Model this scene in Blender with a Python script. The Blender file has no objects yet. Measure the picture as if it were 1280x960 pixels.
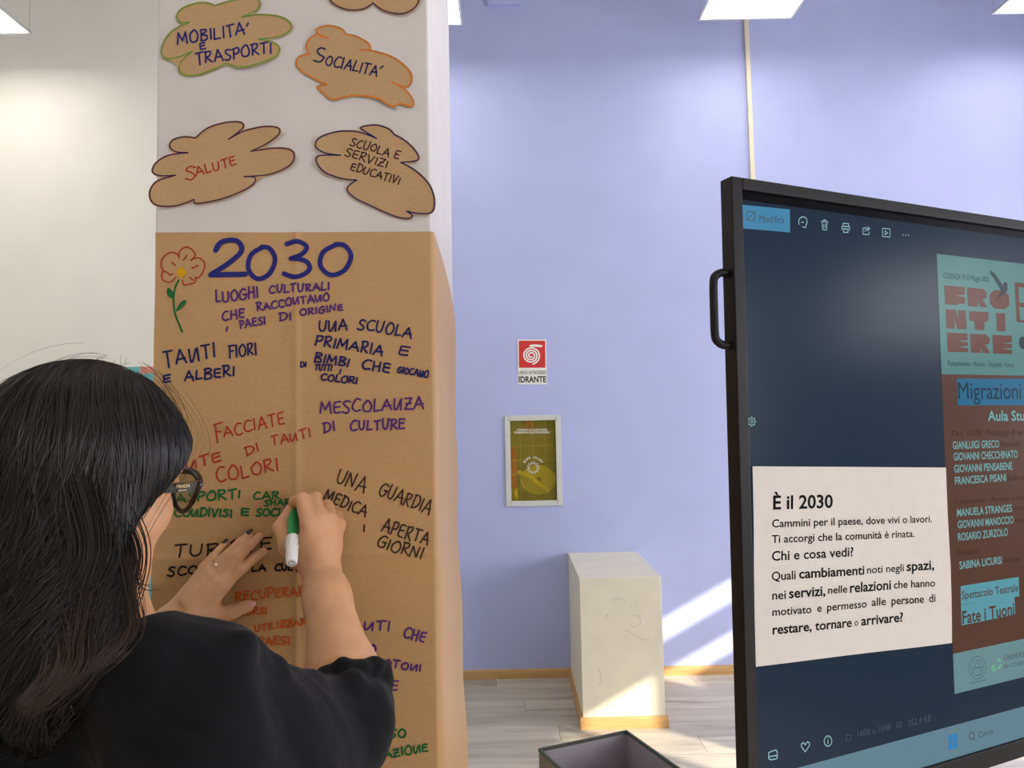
import bpy, bmesh, math, random
import numpy as np
from mathutils import Vector, Matrix
random.seed(7); rng = np.random.default_rng(11)
C = bpy.context.scene.collection
SC = bpy.context.scene
D2R = math.pi/180

# ------------------------------------------------------------------ camera
F_PX = 900.0
PITCH, ROLL = 3.6*D2R, 1.15*D2R
CAM = Vector((0, 0, 1.65))
fwd = Vector((0, math.cos(PITCH), math.sin(PITCH)))
r0 = Vector((1, 0, 0)); u0 = Vector((0, -math.sin(PITCH), math.cos(PITCH)))
c_r = r0*math.cos(ROLL) - u0*math.sin(ROLL)
c_u = r0*math.sin(ROLL) + u0*math.cos(ROLL)
cam = bpy.data.objects.new('camera', bpy.data.cameras.new('camera')); C.objects.link(cam)
m = Matrix.Identity(4)
for i in range(3):
    m[i][0] = c_r[i]; m[i][1] = c_u[i]; m[i][2] = -fwd[i]; m[i][3] = CAM[i]
cam.matrix_world = m
cam.data.sensor_width = 36; cam.data.lens = F_PX/1280*36; cam.data.clip_start = .02
SC.camera = cam

# ------------------------------------------------------------------ light
SUN = Vector((-1, .81, -.54)).normalized()
w = bpy.data.worlds.new('world'); SC.world = w; w.use_nodes = True
bg = w.node_tree.nodes['Background']; bg.inputs[0].default_value = (.97, .97, 1.0, 1); bg.inputs[1].default_value = 13.5
sl = bpy.data.lights.new('sun', 'SUN'); sl.energy = 10.0; sl.angle = .6*D2R; sl.color = (1, .90, .74)
so = bpy.data.objects.new('sun', sl); C.objects.link(so); so.location = (8, -6, 6)
so.rotation_euler = SUN.to_track_quat('-Z', 'Y').to_euler()
PANEL_STRENGTH = 9.5
vs = SC.view_settings
vs.view_transform = 'Standard'; vs.look = 'None'; vs.exposure = -0.12; vs.gamma = 1; vs.use_curve_mapping = False

# ------------------------------------------------------------------ helpers
def ray(px, py): return fwd*F_PX + c_r*(px-640) + c_u*(480-py)
def at(px, py, Y):
    d = ray(px, py); return CAM + d*(Y/d.y)
def atz(px, py, z):
    d = ray(px, py); return CAM + d*((z-CAM.z)/d.z)
def at3(t): return at(*t)
def lin(c):
    return tuple((x/12.92 if x <= .04045 else ((x+.055)/1.055)**2.4) for x in [v/255 for v in c])

def mat(name, col, rough=.6, metal=0, spec=.5, emit=None, es=1.0, noise=None, bump=None, coat=0, sss=0, trans=0, sheen=0, alpha=1):
    """col: sRGB 0-255.  noise: (scale, amount, stretch xyz)  bump: (scale, strength, distance, stretch)"""
    m = bpy.data.materials.new(name); m.use_nodes = True; nt = m.node_tree; b = nt.nodes['Principled BSDF']
    L = lin(col) + (1,)
    b.inputs['Base Color'].default_value = L; b.inputs['Roughness'].default_value = rough
    b.inputs['Metallic'].default_value = metal; b.inputs['Specular IOR Level'].default_value = spec
    b.inputs['Coat Weight'].default_value = coat; b.inputs['Coat Roughness'].default_value = .05
    b.inputs['Transmission Weight'].default_value = trans; b.inputs['Alpha'].default_value = alpha
    if sss:
        b.inputs['Subsurface Weight'].default_value = sss; b.inputs['Subsurface Radius'].default_value = (.010, .004, .002)
        b.inputs['Subsurface Scale'].default_value = 1.0
    if sheen: b.inputs['Sheen Weight'].default_value = sheen
    if emit is not None:
        b.inputs['Emission Color'].default_value = lin(emit)+(1,); b.inputs['Emission Strength'].default_value = es
    tc = nt.nodes.new('ShaderNodeTexCoord')
    def nz(scale, stretch, detail=4):
        mp = nt.nodes.new('ShaderNodeMapping'); mp.inputs['Scale'].default_value = stretch
        n = nt.nodes.new('ShaderNodeTexNoise'); n.inputs['Scale'].default_value = scale; n.inputs['Detail'].default_value = detail
        nt.links.new(tc.outputs['Object'], mp.inputs[0]); nt.links.new(mp.outputs[0], n.inputs['Vector']); return n
    if noise:
        n = nz(noise[0], noise[2] if len(noise) > 2 else (1, 1, 1))
        r = nt.nodes.new('ShaderNodeMapRange'); r.inputs['From Min'].default_value = .3; r.inputs['From Max'].default_value = .7
        r.inputs['To Min'].default_value = 1-noise[1]; r.inputs['To Max'].default_value = 1+noise[1]
        mx = nt.nodes.new('ShaderNodeVectorMath'); mx.operation = 'SCALE'; mx.inputs[0].default_value = L[:3]
        nt.links.new(n.outputs['Fac'], r.inputs['Value']); nt.links.new(r.outputs[0], mx.inputs['Scale'])
        nt.links.new(mx.outputs[0], b.inputs['Base Color'])
    if bump:
        n = nz(bump[0], bump[3] if len(bump) > 3 else (1, 1, 1))
        bp = nt.nodes.new('ShaderNodeBump'); bp.inputs['Strength'].default_value = bump[1]; bp.inputs['Distance'].default_value = bump[2]
        nt.links.new(n.outputs['Fac'], bp.inputs['Height']); nt.links.new(bp.outputs[0], b.inputs['Normal'])
    return m

WL = {}
def base(parent): return WL.get(parent.name, Vector((0, 0, 0))) if parent else Vector((0, 0, 0))
def tag(o, label=None, cat=None, group=None, kind=None):
    if label: o['label'] = label
    if cat: o['category'] = cat
    if group: o['group'] = group
    if kind: o['kind'] = kind
    return o
def thing(name, loc, label, cat, group=None):
    o = bpy.data.objects.new(name, None); C.objects.link(o); o.location = loc; o.empty_display_size = .05
    WL[o.name] = Vector(loc); return tag(o, label, cat, group)
def link_mesh(name, me, mt, parent, origin, smooth):
    if mt: me.materials.append(mt)
    if smooth: me.polygons.foreach_set('use_smooth', [True]*len(me.polygons))
    o = bpy.data.objects.new(name, me); C.objects.link(o)
    if parent: o.parent = parent; WL[o.name] = Vector(origin)
    else: o.location = origin; WL[o.name] = Vector(origin)
    return o
def obj(name, bm, mt, parent=None, origin=None, smooth=False):
    """bm in world coordinates"""
    org = base(parent) if parent else Vector(origin or (0, 0, 0))
    bmesh.ops.recalc_face_normals(bm, faces=bm.faces)
    bmesh.ops.translate(bm, verts=bm.verts, vec=-org)
    me = bpy.data.meshes.new(name); bm.to_mesh(me); bm.free()
    return link_mesh(name, me, mt, parent, org, smooth)
def npmesh(name, V, Q, mt, parent=None, origin=None, smooth=True, nper=4):
    org = base(parent) if parent else Vector(origin or (0, 0, 0))
    V = np.asarray(V, dtype=np.float64) - np.array(org)
    Q = np.asarray(Q, dtype=np.int32)
    me = bpy.data.meshes.new(name); me.vertices.add(len(V)); me.vertices.foreach_set('co', V.astype(np.float32).ravel())
    me.loops.add(Q.size); me.loops.foreach_set('vertex_index', Q.ravel())
    me.polygons.add(len(Q)); me.polygons.foreach_set('loop_start', np.arange(0, Q.size, nper, dtype=np.int32))
    me.update(calc_edges=True); me.validate()
    return link_mesh(name, me, mt, parent, org, smooth)
def struct(name, bm, mt, **k):
    o = obj(name, bm, mt, **k); o['kind'] = 'structure'; return o
def BM(): return bmesh.new()
def box(bm, p0, p1, bevel=0, R=None, c=None):
    """axis box between corners, optional bevel; R/c = 3x3 rotation about c"""
    t = bmesh.new(); bmesh.ops.create_cube(t, size=1)
    s = [abs(p1[i]-p0[i]) for i in range(3)]; cc = Vector([(p1[i]+p0[i])/2 for i in range(3)])
    for v in t.verts: v.co = Vector((v.co.x*s[0], v.co.y*s[1], v.co.z*s[2])) + cc
    if bevel: bmesh.ops.bevel(t, geom=t.edges[:], offset=bevel, segments=2, affect='EDGES', profile=.5)
    if R is not None:
        c = Vector(c)
        for v in t.verts: v.co = R @ (v.co-c) + c
    merge(bm, t)
def merge(bm, t, M=None):
    if M is not None: t.transform(M)
    me = bpy.data.meshes.new('tmp'); t.to_mesh(me); t.free(); bm.from_mesh(me); bpy.data.meshes.remove(me)
def fbox(bm, O, ax, ay, az, a, b, bevel=0):
    """box in a frame: O + ax*x + ay*y + az*z, between local corners a and b"""
    t = bmesh.new(); bmesh.ops.create_cube(t, size=1)
    for v in t.verts: v.co = Vector([(a[i]+b[i])/2 + v.co[i]*(b[i]-a[i]) for i in range(3)])
    if bevel: bmesh.ops.bevel(t, geom=t.edges[:], offset=bevel, segments=3, affect='EDGES', profile=.5)
    for v in t.verts: v.co = O + ax*v.co.x + ay*v.co.y + az*v.co.z
    merge(bm, t)
def frame_for(d):
    d = d.normalized(); a = Vector((0, 0, 1)) if abs(d.z) < .9 else Vector((1, 0, 0))
    x = d.cross(a).normalized(); return x, d.cross(x).normalized()
def tube(bm, pts, r, seg=10, closed=False, flat=None):
    pts = [Vector(p) for p in pts]; n = len(pts); rings = []
    rr = r if isinstance(r, (list, tuple)) else [r]*n
    px_ = None
    for i, p in enumerate(pts):
        if closed: d = pts[(i+1) % n]-pts[i-1]
        else: d = pts[min(i+1, n-1)]-pts[max(i-1, 0)]
        d.normalize()
        if px_ is None: x, y = frame_for(d)
        else:
            x = (px_ - d*px_.dot(d)).normalized(); y = d.cross(x)
        px_ = x
        rings.append([bm.verts.new(p + (x*math.cos(2*math.pi*k/seg) + y*math.sin(2*math.pi*k/seg))*rr[i]) for k in range(seg)])
    for i in range(n if closed else n-1):
        A, B = rings[i], rings[(i+1) % n]
        for k in range(seg): bm.faces.new((A[k], A[(k+1) % seg], B[(k+1) % seg], B[k]))
    if not closed: bm.faces.new(rings[0][::-1]); bm.faces.new(rings[-1])
def catmull(P, n=6, closed=False):
    P = [Vector(p) for p in P]; out = []; N = len(P)
    for i in range(N if closed else N-1):
        g = (lambda j: P[j % N]) if closed else (lambda j: P[max(0, min(N-1, j))])
        a, b, c, d = g(i-1), g(i), g(i+1), g(i+2)
        for k in range(n):
            t = k/n
            out.append(.5*((2*b) + (c-a)*t + (2*a-5*b+4*c-d)*t*t + (3*b-a-3*c+d)*t**3))
    if not closed: out.append(P[-1])
    return out
def slab(bm, outline, th, front, back):
    """closed outline of world points; extruded from front offset vector to back offset vector"""
    f = [bm.verts.new(p+front) for p in outline]; b = [bm.verts.new(p+back) for p in outline]
    n = len(f); bm.faces.new(f); bm.faces.new(b[::-1])
    for i in range(n): bm.faces.new((f[i], b[i], b[(i+1) % n], f[(i+1) % n]))

# ---- planes: turn a pixel into a point of a real plane and back to (a, b) metres on it
class Plane:
    def __init__(s, O, u, v): s.O, s.u, s.v = Vector(O), Vector(u).normalized(), Vector(v).normalized(); s.n = s.u.cross(s.v).normalized()
    def hit(s, px, py):
        d = ray(px, py); t = (s.O-CAM).dot(s.n)/d.dot(s.n); return CAM+d*t
    def ab(s, px, py): h = s.hit(px, py)-s.O; return Vector((h.dot(s.u), h.dot(s.v)))
    def pt(s, a, b, off=0): return s.O + s.u*a + s.v*b + s.n*off
_txt = {}
def text_data(txt, bold):
    k = (txt, bold)
    if k not in _txt:
        cu = bpy.data.curves.new('t', 'FONT'); cu.body = txt; cu.size = 1; cu.offset = bold; cu.resolution_u = 3
        o = bpy.data.objects.new('t', cu); me = bpy.data.meshes.new_from_object(o)
        V = [v.co.copy() for v in me.vertices]; Fc = [tuple(p.vertices) for p in me.polygons]
        bpy.data.objects.remove(o); bpy.data.curves.remove(cu); bpy.data.meshes.remove(me)
        _txt[k] = (V, Fc)
    return _txt[k]
def text(pl, txt, pL, pR, h, mt, parent, off=.0006, bold=0, name='printed_text', ab=False):
    """printed line whose baseline runs pL->pR (pixels of the photo, or metres on the plane when ab) with cap height h"""
    V, Fc = text_data(txt, bold)
    x0 = min(v.x for v in V); x1 = max(v.x for v in V)
    if ab: A, B, H = Vector(pL), Vector(pR), h
    else:
        A, B = pl.ab(*pL), pl.ab(*pR); H = (pl.ab(pL[0], pL[1]-h)-A).length
    d = (B-A); L = d.length; d.normalize(); e = Vector((-d.y, d.x))
    sx = L/(x1-x0); sy = H/.70
    bm = BM(); vs_ = []
    for v in V:
        q = A + d*((v.x-x0)*sx) + e*(v.y*sy); vs_.append(bm.verts.new(pl.pt(q.x, q.y, off)))
    for f in Fc:
        try: bm.faces.new([vs_[i] for i in f])
        except ValueError: pass
    org = base(parent); bmesh.ops.translate(bm, verts=bm.verts, vec=-org)
    for f in bm.faces: f.normal_update()
    me = bpy.data.meshes.new(name); bm.to_mesh(me); bm.free()
    return link_mesh(name, me, mt, parent, org, False)
def quad(pl, P, mt, parent, name, off, th=.0003, ab=False, relief=None):
    bm = BM(); pts = [Vector(p) if ab else pl.ab(*p) for p in P]
    slab(bm, [pl.pt(p.x, p.y, off) for p in pts], 0, Vector((0, 0, 0)), -pl.n*th)
    return obj(name, bm, mt, parent)
def stroke(pl, lines, wd, mt, parent, name='pen_line', off=.0005, closed=False, fn=None, label=None, ab=False, wpx=True):
    """lines: lists of points; flat ink ribbon of width wd (metres)"""
    bm = BM()
    for ln in lines:
        P = [Vector(p) if ab else pl.ab(*p) for p in ln]
        if closed: P.append(P[0])
        if fn:
            P2 = [P[0]]
            for a_, b_ in zip(P, P[1:]):
                k_ = max(1, int((b_-a_).length/.004)); P2 += [a_.lerp(b_, j_/k_) for j_ in range(1, k_+1)]
            P = P2
        for i, p in enumerate(P):
            r = wd/2
            o_ = off + (fn(p) if fn else 0) + random.uniform(0, .00006)
            vs_ = [bm.verts.new(pl.pt(p.x+r*math.cos(k*math.pi/4+.3), p.y+r*math.sin(k*math.pi/4+.3), o_)) for k in range(8)]
            bm.faces.new(vs_)
            if i:
                q = P[i-1]; d = p-q
                if d.length < 1e-6: continue
                d.normalize(); e = Vector((-d.y, d.x))*r
                o2 = off + (fn(q) if fn else 0)
                bm.faces.new([bm.verts.new(pl.pt(*(a), oo)) for a, oo in (((q-e), o2), ((p-e), o_), ((p+e), o_), ((q+e), o2))])
    org = base(parent); bmesh.ops.translate(bm, verts=bm.verts, vec=-org)
    me = bpy.data.meshes.new(name); bm.to_mesh(me); bm.free()
    o = link_mesh(name, me, mt, parent, org, False)
    if label: o['label'] = label
    return o

# handwritten capitals: unit box, 's' = smoothed stroke
G = {
 'A': (.85, [[(0, 0), (.42, 1), (.85, -.02)], [(.12, .34), (.8, .38)]]),
 'B': (.7, [[(.08, 0), (.1, 1)], ['s', (.02, .98), (.5, 1.02), (.6, .78), (.15, .54), (.62, .42), (.62, .08), (.02, .0)]]),
 'C': (.75, [['s', (.75, .92), (.4, 1.0), (.08, .62), (.08, .25), (.35, 0), (.78, .1)]]),
 'D': (.78, [[(.1, 0), (.12, 1)], ['s', (.0, .98), (.5, .95), (.78, .55), (.55, .1), (.05, .0)]]),
 'E': (.65, [['s', (.62, .98), (.1, .95), (.08, .55), (.1, .1), (.62, .06)], [(.1, .54), (.55, .56)]]),
 'F': (.65, [[(.12, -.05), (.1, 1)], [(0, .98), (.7, 1.04)], [(.1, .54), (.52, .56)]]),
 'G': (.8, [['s', (.75, .92), (.4, 1.02), (.06, .6), (.1, .15), (.45, 0), (.72, .2), (.7, .5)], [(.42, .48), (.82, .5)]]),
 'H': (.75, [[(.08, 0), (.08, 1)], [(.68, 0), (.66, 1)], [(.08, .5), (.68, .52)]]),
 'I': (.2, [[(.1, 0), (.1, .95)]]),
 'L': (.6, [[(.08, 1), (.05, .02), (.58, .06)]]),
 'M': (1.0, [[(.02, 0), (.12, 1), (.48, .3), (.82, 1), (.95, 0)]]),
 'N': (.78, [[(.02, .0), (.08, .95), (.62, .08), (.7, .98)]]),
 'n': (.8, [['s', (.05, .9), (.08, .15), (.3, .05), (.62, .75), (.7, .85)], [(.7, .85), (.72, .0)]]),
 'O': (.8, [['s', (.42, 1), (.05, .62), (.15, .08), (.6, .02), (.8, .5), (.6, .95), (.36, 1)]]),
 'P': (.62, [[(.08, -.02), (.1, 1)], ['s', (0, .98), (.5, 1.02), (.62, .75), (.45, .5), (.1, .46)]]),
 'R': (.72, [[(.08, 0), (.1, 1)], ['s', (0, .98), (.5, 1.02), (.6, .78), (.4, .55), (.12, .5)], [(.14, .5), (.72, .0)]]),
 'S': (.65, [['s', (.64, .92), (.3, 1.02), (.08, .78), (.35, .52), (.6, .3), (.4, .0), (.0, .08)]]),
 'T': (.7, [[(.34, 0), (.34, .98)], [(0, .98), (.72, 1.03)]]),
 'U': (.75, [['s', (.05, 1), (.06, .3), (.3, 0), (.6, .2), (.68, 1)]]),
 'V': (.7, [[(0, 1), (.3, 0), (.68, 1)]]),
 'Z': (.7, [[(.02, .95), (.66, .98), (.04, .02), (.7, .05)], [(.15, .5), (.58, .52)]]),
 "'": (.25, [[(.0, .82), (.22, 1.12)]]),
 ',': (.2, [[(.12, .08), (.02, -.16)]]),
 '2': (.8, [['s', (.08, .72), (.2, .96), (.55, 1.0), (.7, .72), (.45, .38), (.02, .02)], [(.02, .02), (.85, .04)]]),
 '3': (.75, [['s', (.05, .95), (.35, 1.02), (.6, .86), (.45, .62), (.2, .52)], ['s', (.2, .52), (.6, .45), (.72, .2), (.4, -.02), (.05, .08)]]),
 '0': (.9, [['s', (.45, 1), (.1, .75), (.06, .3), (.35, .0), (.7, .15), (.84, .6), (.65, .95), (.4, 1)]]),
}
def write(pl, s, pL, pR, h, wd, mt, parent, off=.0005, fn=None, label=None, jit=.065):
    """hand lettering, baseline from pixel pL to pixel pR, capital height h px, pen width wd mm"""
    A, B = pl.ab(*pL), pl.ab(*pR); H = (pl.ab(pL[0], pL[1]-h)-A).length
    tot = sum((G[c][0]+.2 if c != ' ' else .55) for c in s)-.2
    d = B-A; L = d.length; d.normalize(); e = Vector((-d.y, d.x)); sx = L/tot
    x = 0; lines = []
    for ch in s:
        if ch == ' ': x += .55; continue
        wdt, st = G[ch]; ky = 1+random.uniform(-.1, .1); dy = random.uniform(-jit, jit)
        for q in st:
            sm = q[0] == 's'; q = q[1:] if sm else q
            P = [Vector((px+random.uniform(-jit, jit)*.6, py*ky+dy+random.uniform(-jit, jit)*.6)) for px, py in q]
            if sm: P = [Vector(p) for p in catmull([(p.x, p.y, 0) for p in P], 4)]
            lines.append([A + d*((x+p.x+p.y*.06)*sx) + e*(p.y*H) for p in P])
        x += wdt+.2
    return stroke(pl, lines, wd*1.12/1000, mt, parent, 'handwriting', off, fn=fn, label=label, ab=True)

# ------------------------------------------------------------------ materials
M = {}
M['lilac'] = mat('lilac_paint', (180, 187, 229), .55, noise=(3.0, .03), bump=(140, .06, .002), spec=.3)
M['white_wall'] = mat('white_paint', (243, 240, 232), .6, noise=(3, .02), bump=(140, .06, .002), spec=.3)
M['pillar'] = mat('pillar_paint', (211, 204, 199), .5, noise=(9, .035), bump=(90, .22, .002))
M['ceiling'] = mat('ceiling_paint', (205, 205, 205), .8)
M['kraft'] = mat('kraft_paper', (187, 146, 97), .48, noise=(300, .06, (.5, 1, 1.4)), bump=(60, .16, .0015), spec=.42)
M['kraft_cloud'] = mat('kraft_paper_cloud', (188, 152, 110), .75, noise=(300, .07), bump=(40, .25, .002), spec=.25)
M['oak'] = mat('oak_skirting', (194, 152, 98), .4, noise=(26, .14, (.25, 4, 4)))
M['box_in'] = mat('box_inner', (150, 143, 148), .7, noise=(30, .03))
M['box_out'] = mat('box_outer', (120, 104, 88), .7, noise=(30, .05))
M['box_rim'] = mat('box_rim', (70, 74, 62), .6, noise=(50, .05))
M['plinth'] = mat('plinth_paint', (230, 224, 203), .5, noise=(9, .04), bump=(30, .05, .002))
M['black_plastic'] = mat('black_plastic', (19, 17, 16), .5, spec=.25, noise=(90, .06), bump=(500, .05, .0006))
M['white_metal'] = mat('white_metal', (225, 225, 225), .4, noise=(20, .02))
M['led'] = mat('led_diffuser', (255, 255, 255), .5, emit=(255, 252, 244), es=PANEL_STRENGTH, noise=(5, .0))
M['steel'] = mat('steel', (170, 170, 172), .35, metal=1, noise=(20, .03))
M['cream_plastic'] = mat('cream_plastic', (224, 214, 190), .5, noise=(20, .02))
INK = dict(blue=(38, 40, 112), navy=(32, 32, 84), purple=(84, 42, 112), red=(176, 58, 40), green=(28, 104, 52),
           black=(34, 28, 30), orange=(196, 88, 30), plum=(70, 34, 66), yellow=(214, 160, 20), lime=(106, 150, 56), amber=(214, 118, 36), brown=(62, 44, 34))
for k, v in INK.items(): M['ink_'+k] = mat('ink_'+k, v, .7, noise=(400, .12), spec=.2)

# ------------------------------------------------------------------ room
YB, XR, XL, YF, ZC = 4.9, 5.0, -4.2, -3.6, 4.95
XS = -1.35                                   # where the white paint gives way to lilac, behind the pillar
# hydrant recess in back wall
hx0, hz1 = at(634, 523, YB).x, at(634, 523, YB).z
hx1, hz0 = at(699, 628, YB).x, at(699, 628, YB).z
bm = BM()
for a, b in (((XS, hx0), (0, ZC)), ((hx1, XR+.3), (0, ZC)), ((hx0, hx1), (0, hz0)), ((hx0, hx1), (hz1, ZC))):
    box(bm, (a[0], YB, b[0]), (a[1], YB+.3, b[1]))
struct('wall_back', bm, M['lilac'], origin=(2, YB, 0))
bm = BM(); box(bm, (XL-.2, YB, 0), (XS, YB+.3, ZC)); struct('wall_back_left', bm, M['white_wall'], origin=(-3, YB, 0))
bm = BM(); box(bm, (XL-.2, YF, 0), (XL, YB, ZC)); struct('wall_left', bm, M['white_wall'], origin=(XL, 0, 0))
bm = BM(); box(bm, (XL-.2, YF-.2, 0), (XR+.3, YF, ZC)); struct('wall_front', bm, M['white_wall'], origin=(0, YF, 0))
bm = BM(); box(bm, (XL-.2, YF-.2, ZC), (XR+.3, YB+.3, ZC+.1)); struct('ceiling', bm, M['ceiling'], origin=(0, 0, ZC))
# right wall with window openings (y0,y1,z0,z1)
WT = 2.72
WIN = [(-3.4, -1.25, .95, WT), (-.35, .62, 2.05, 2.70), (1.33, 4.4, .95, 2.675)]
bm = BM(); ys = YF
box(bm, (XR, YF, 0), (XR+.25, YB, .95)); box(bm, (XR, YF, WT), (XR+.25, YB, ZC))
for y0, y1, z0, z1 in WIN:
    box(bm, (XR, ys, .95), (XR+.25, y0, WT)); ys = y1
    if z0 > .95: box(bm, (XR, y0, .95), (XR+.25, y1, z0))
    if z1 < WT: box(bm, (XR, y0, z1), (XR+.25, y1, WT))
box(bm, (XR, ys, .95), (XR+.25, YB, WT))
struct('wall_right', bm, M['lilac'], origin=(XR, 0, 0))
for i, (y0, y1, z0, z1) in enumerate(WIN):
    bm = BM(); X = XR+.10
    t = .045
    box(bm, (X, y0, z0), (X+.05, y0+t, z1)); box(bm, (X, y1-t, z0), (X+.05, y1, z1))
    box(bm, (X, y0, z0), (X+.05, y1, z0+t)); box(bm, (X, y0, z1-t*.4), (X+.05, y1, z1))
    if i == 2:
        for zb0, zb1 in ((2.27, 2.45), (1.98, 2.13)): box(bm, (X, y0, zb0), (X+.03, y1, zb1))   # fixed shutter boards
    else: box(bm, (X, (y0+y1)/2-.03, z0), (X+.05, (y0+y1)/2+.03, z1))
    o = struct('window_%d' % (i+1), bm, M['white_metal'], origin=(X, (y0+y1)/2, z0))
    pl_ = bpy.data.lights.new('portal', 'AREA'); pl_.shape = 'RECTANGLE'; pl_.size = z1-z0; pl_.size_y = y1-y0; pl_.cycles.is_portal = True
    po = bpy.data.objects.new('portal', pl_); C.objects.link(po); po.location = (XR+.2, (y0+y1)/2, (z0+z1)/2)
    po.rotation_euler = Vector((-1, 0, 0)).to_track_quat('-Z', 'Y').to_euler()
# ---- laminate floor, plank by plank
def floor_mat():
    m = bpy.data.materials.new('laminate'); m.use_nodes = True; nt = m.node_tree; b = nt.nodes['Principled BSDF']
    tc = nt.nodes.new('ShaderNodeTexCoord'); oi = nt.nodes.new('ShaderNodeObjectInfo')
    mp = nt.nodes.new('ShaderNodeMapping'); mp.inputs['Scale'].default_value = (.9, 8, 1)
    cb = nt.nodes.new('ShaderNodeCombineXYZ'); ml = nt.nodes.new('ShaderNodeMath'); ml.operation = 'MULTIPLY'; ml.inputs[1].default_value = 37
    nt.links.new(oi.outputs['Random'], ml.inputs[0]); nt.links.new(ml.outputs[0], cb.inputs[0]); nt.links.new(ml.outputs[0], cb.inputs[2])
    nt.links.new(tc.outputs['Object'], mp.inputs[0]); nt.links.new(cb.outputs[0], mp.inputs['Location'])
    n = nt.nodes.new('ShaderNodeTexNoise'); n.inputs['Scale'].default_value = 2.2; n.inputs['Detail'].default_value = 7; n.inputs['Distortion'].default_value = .6
    nt.links.new(mp.outputs[0], n.inputs['Vector'])
    cr = nt.nodes.new('ShaderNodeValToRGB'); e = cr.color_ramp.elements
    e[0].position = .28; e[0].color = lin((150, 139, 126))+(1,); e[1].position = .62; e[1].color = lin((198, 190, 175))+(1,)
    e.new(.42).color = lin((182, 173, 158))+(1,)
    nt.links.new(n.outputs['Fac'], cr.inputs[0])
    mr = nt.nodes.new('ShaderNodeMapRange'); mr.inputs['To Min'].default_value = .88; mr.inputs['To Max'].default_value = 1.08
    sc = nt.nodes.new('ShaderNodeVectorMath'); sc.operation = 'SCALE'
    nt.links.new(oi.outputs['Random'], mr.inputs['Value']); nt.links.new(cr.outputs[0], sc.inputs[0]); nt.links.new(mr.outputs[0], sc.inputs['Scale'])
    nt.links.new(sc.outputs[0], b.inputs['Base Color']); b.inputs['Roughness'].default_value = .38; b.inputs['Specular IOR Level'].default_value = .45
    return m
M['laminate'] = floor_mat(); M['subfloor'] = mat('subfloor', (70, 62, 58), .8)
bm = BM(); box(bm, (XL, YF, -.1), (XR, YB, -.0085)); fl = struct('floor', bm, M['subfloor'], origin=(0, 0, 0))
PL, PW = 1.285, .192
t = bmesh.new(); box(t, (0, 0, -.0085), (PL-.0018, PW-.0018, 0), bevel=.0012); pm = bpy.data.meshes.new('plank'); t.to_mesh(pm); t.free(); pm.materials.append(M['laminate'])
r = 0; y = YB-PW
while y > -.4:
    x = XR - PL - (r*.43 % 1)*PL
    while x > XL-PL:
        o = bpy.data.objects.new('plank', pm); C.objects.link(o); o.parent = fl; o.location = (x, y, 0); x -= PL
    y -= PW; r += 1
bm = BM(); box(bm, (XL, YF, -.0085), (XR, y+PW-.002, 0)); o = obj('plank', bm, M['laminate'], fl); o['kind'] = 'stuff'
# ---- skirting
def skirting(bm, A, Bp, n, h=.058, t=.016):
    A, Bp, n = Vector(A), Vector(Bp), Vector(n)
    prof = [(0, 0), (t, 0), (t, h*.45), (t*.8, h*.8), (t*.45, h), (0, h)]
    r1 = [bm.verts.new(A+n*a+Vector((0, 0, b))) for a, b in prof]; r2 = [bm.verts.new(Bp+n*a+Vector((0, 0, b))) for a, b in prof]
    bm.faces.new(r1); bm.faces.new(r2[::-1])
    for i in range(len(prof)): bm.faces.new((r1[i], r1[(i+1) % 6], r2[(i+1) % 6], r2[i]))
PX0, PX1 = at(724, 717, 4.07).x, at(826, 717, 4.07).x; PY0, PZ = 4.07, .815
bm = BM(); skirting(bm, (XL, YB, 0), (PX0-.004, YB, 0), (0, -1, 0)); skirting(bm, (PX1+.004, YB, 0), (XR, YB, 0), (0, -1, 0)); struct('baseboard_back', bm, M['oak'], origin=(0, YB, 0))
bm = BM(); skirting(bm, (XL, YF, 0), (XL, YB-.02, 0), (1, 0, 0)); struct('baseboard_left', bm, M['oak'], origin=(XL, 0, 0))
bm = BM(); skirting(bm, (XR, YF, 0), (XR, YB-.02, 0), (-1, 0, 0)); struct('baseboard_right', bm, M['oak'], origin=(XR, 0, 0))
# ---- plinth against the wall
pt = thing('display_plinth', ((PX0+PX1)/2, 4.45, 0), 'scuffed white rectangular plinth with oak skirting standing against the lilac wall', 'plinth')
bm = BM(); box(bm, (PX0, PY0, 0), (PX1, YB-.002, PZ), bevel=.003); obj('body', bm, M['plinth'], pt)
bm = BM(); skirting(bm, (PX0-.014, PY0, 0), (PX1+.016, PY0, 0), (0, -1, 0), .062); skirting(bm, (PX0, PY0, 0), (PX0, YB-.018, 0), (-1, 0, 0), .062); skirting(bm, (PX1, PY0, 0), (PX1, YB-.018, 0), (1, 0, 0), .062)
obj('skirting', bm, M['oak'], pt)
M['scuff'] = mat('scuff_mark', (196, 190, 182), .7, noise=(90, .05))
ppl = Plane((PX0, PY0, 0), (1, 0, 0), (0, 0, 1))
def sc(pts): return [Vector(p) for p in catmull([(a, b, 0) for a, b in [(560+x/3.2, 660+y/3.2) for x, y in pts]], 5)]
for pts in ([(735, 350), (762, 352), (770, 380), (745, 395), (728, 380)], [(710, 408), (740, 425), (790, 448), (805, 436)], [(655, 290), (690, 283), (712, 300)], [(622, 360), (640, 345), (632, 372)], [(600, 560), (612, 590), (606, 625)]):
    stroke(ppl, [[ (p.x, p.y) for p in sc(pts)]], .0028, M['scuff'], pt, 'scuff', off=.0004)
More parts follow.
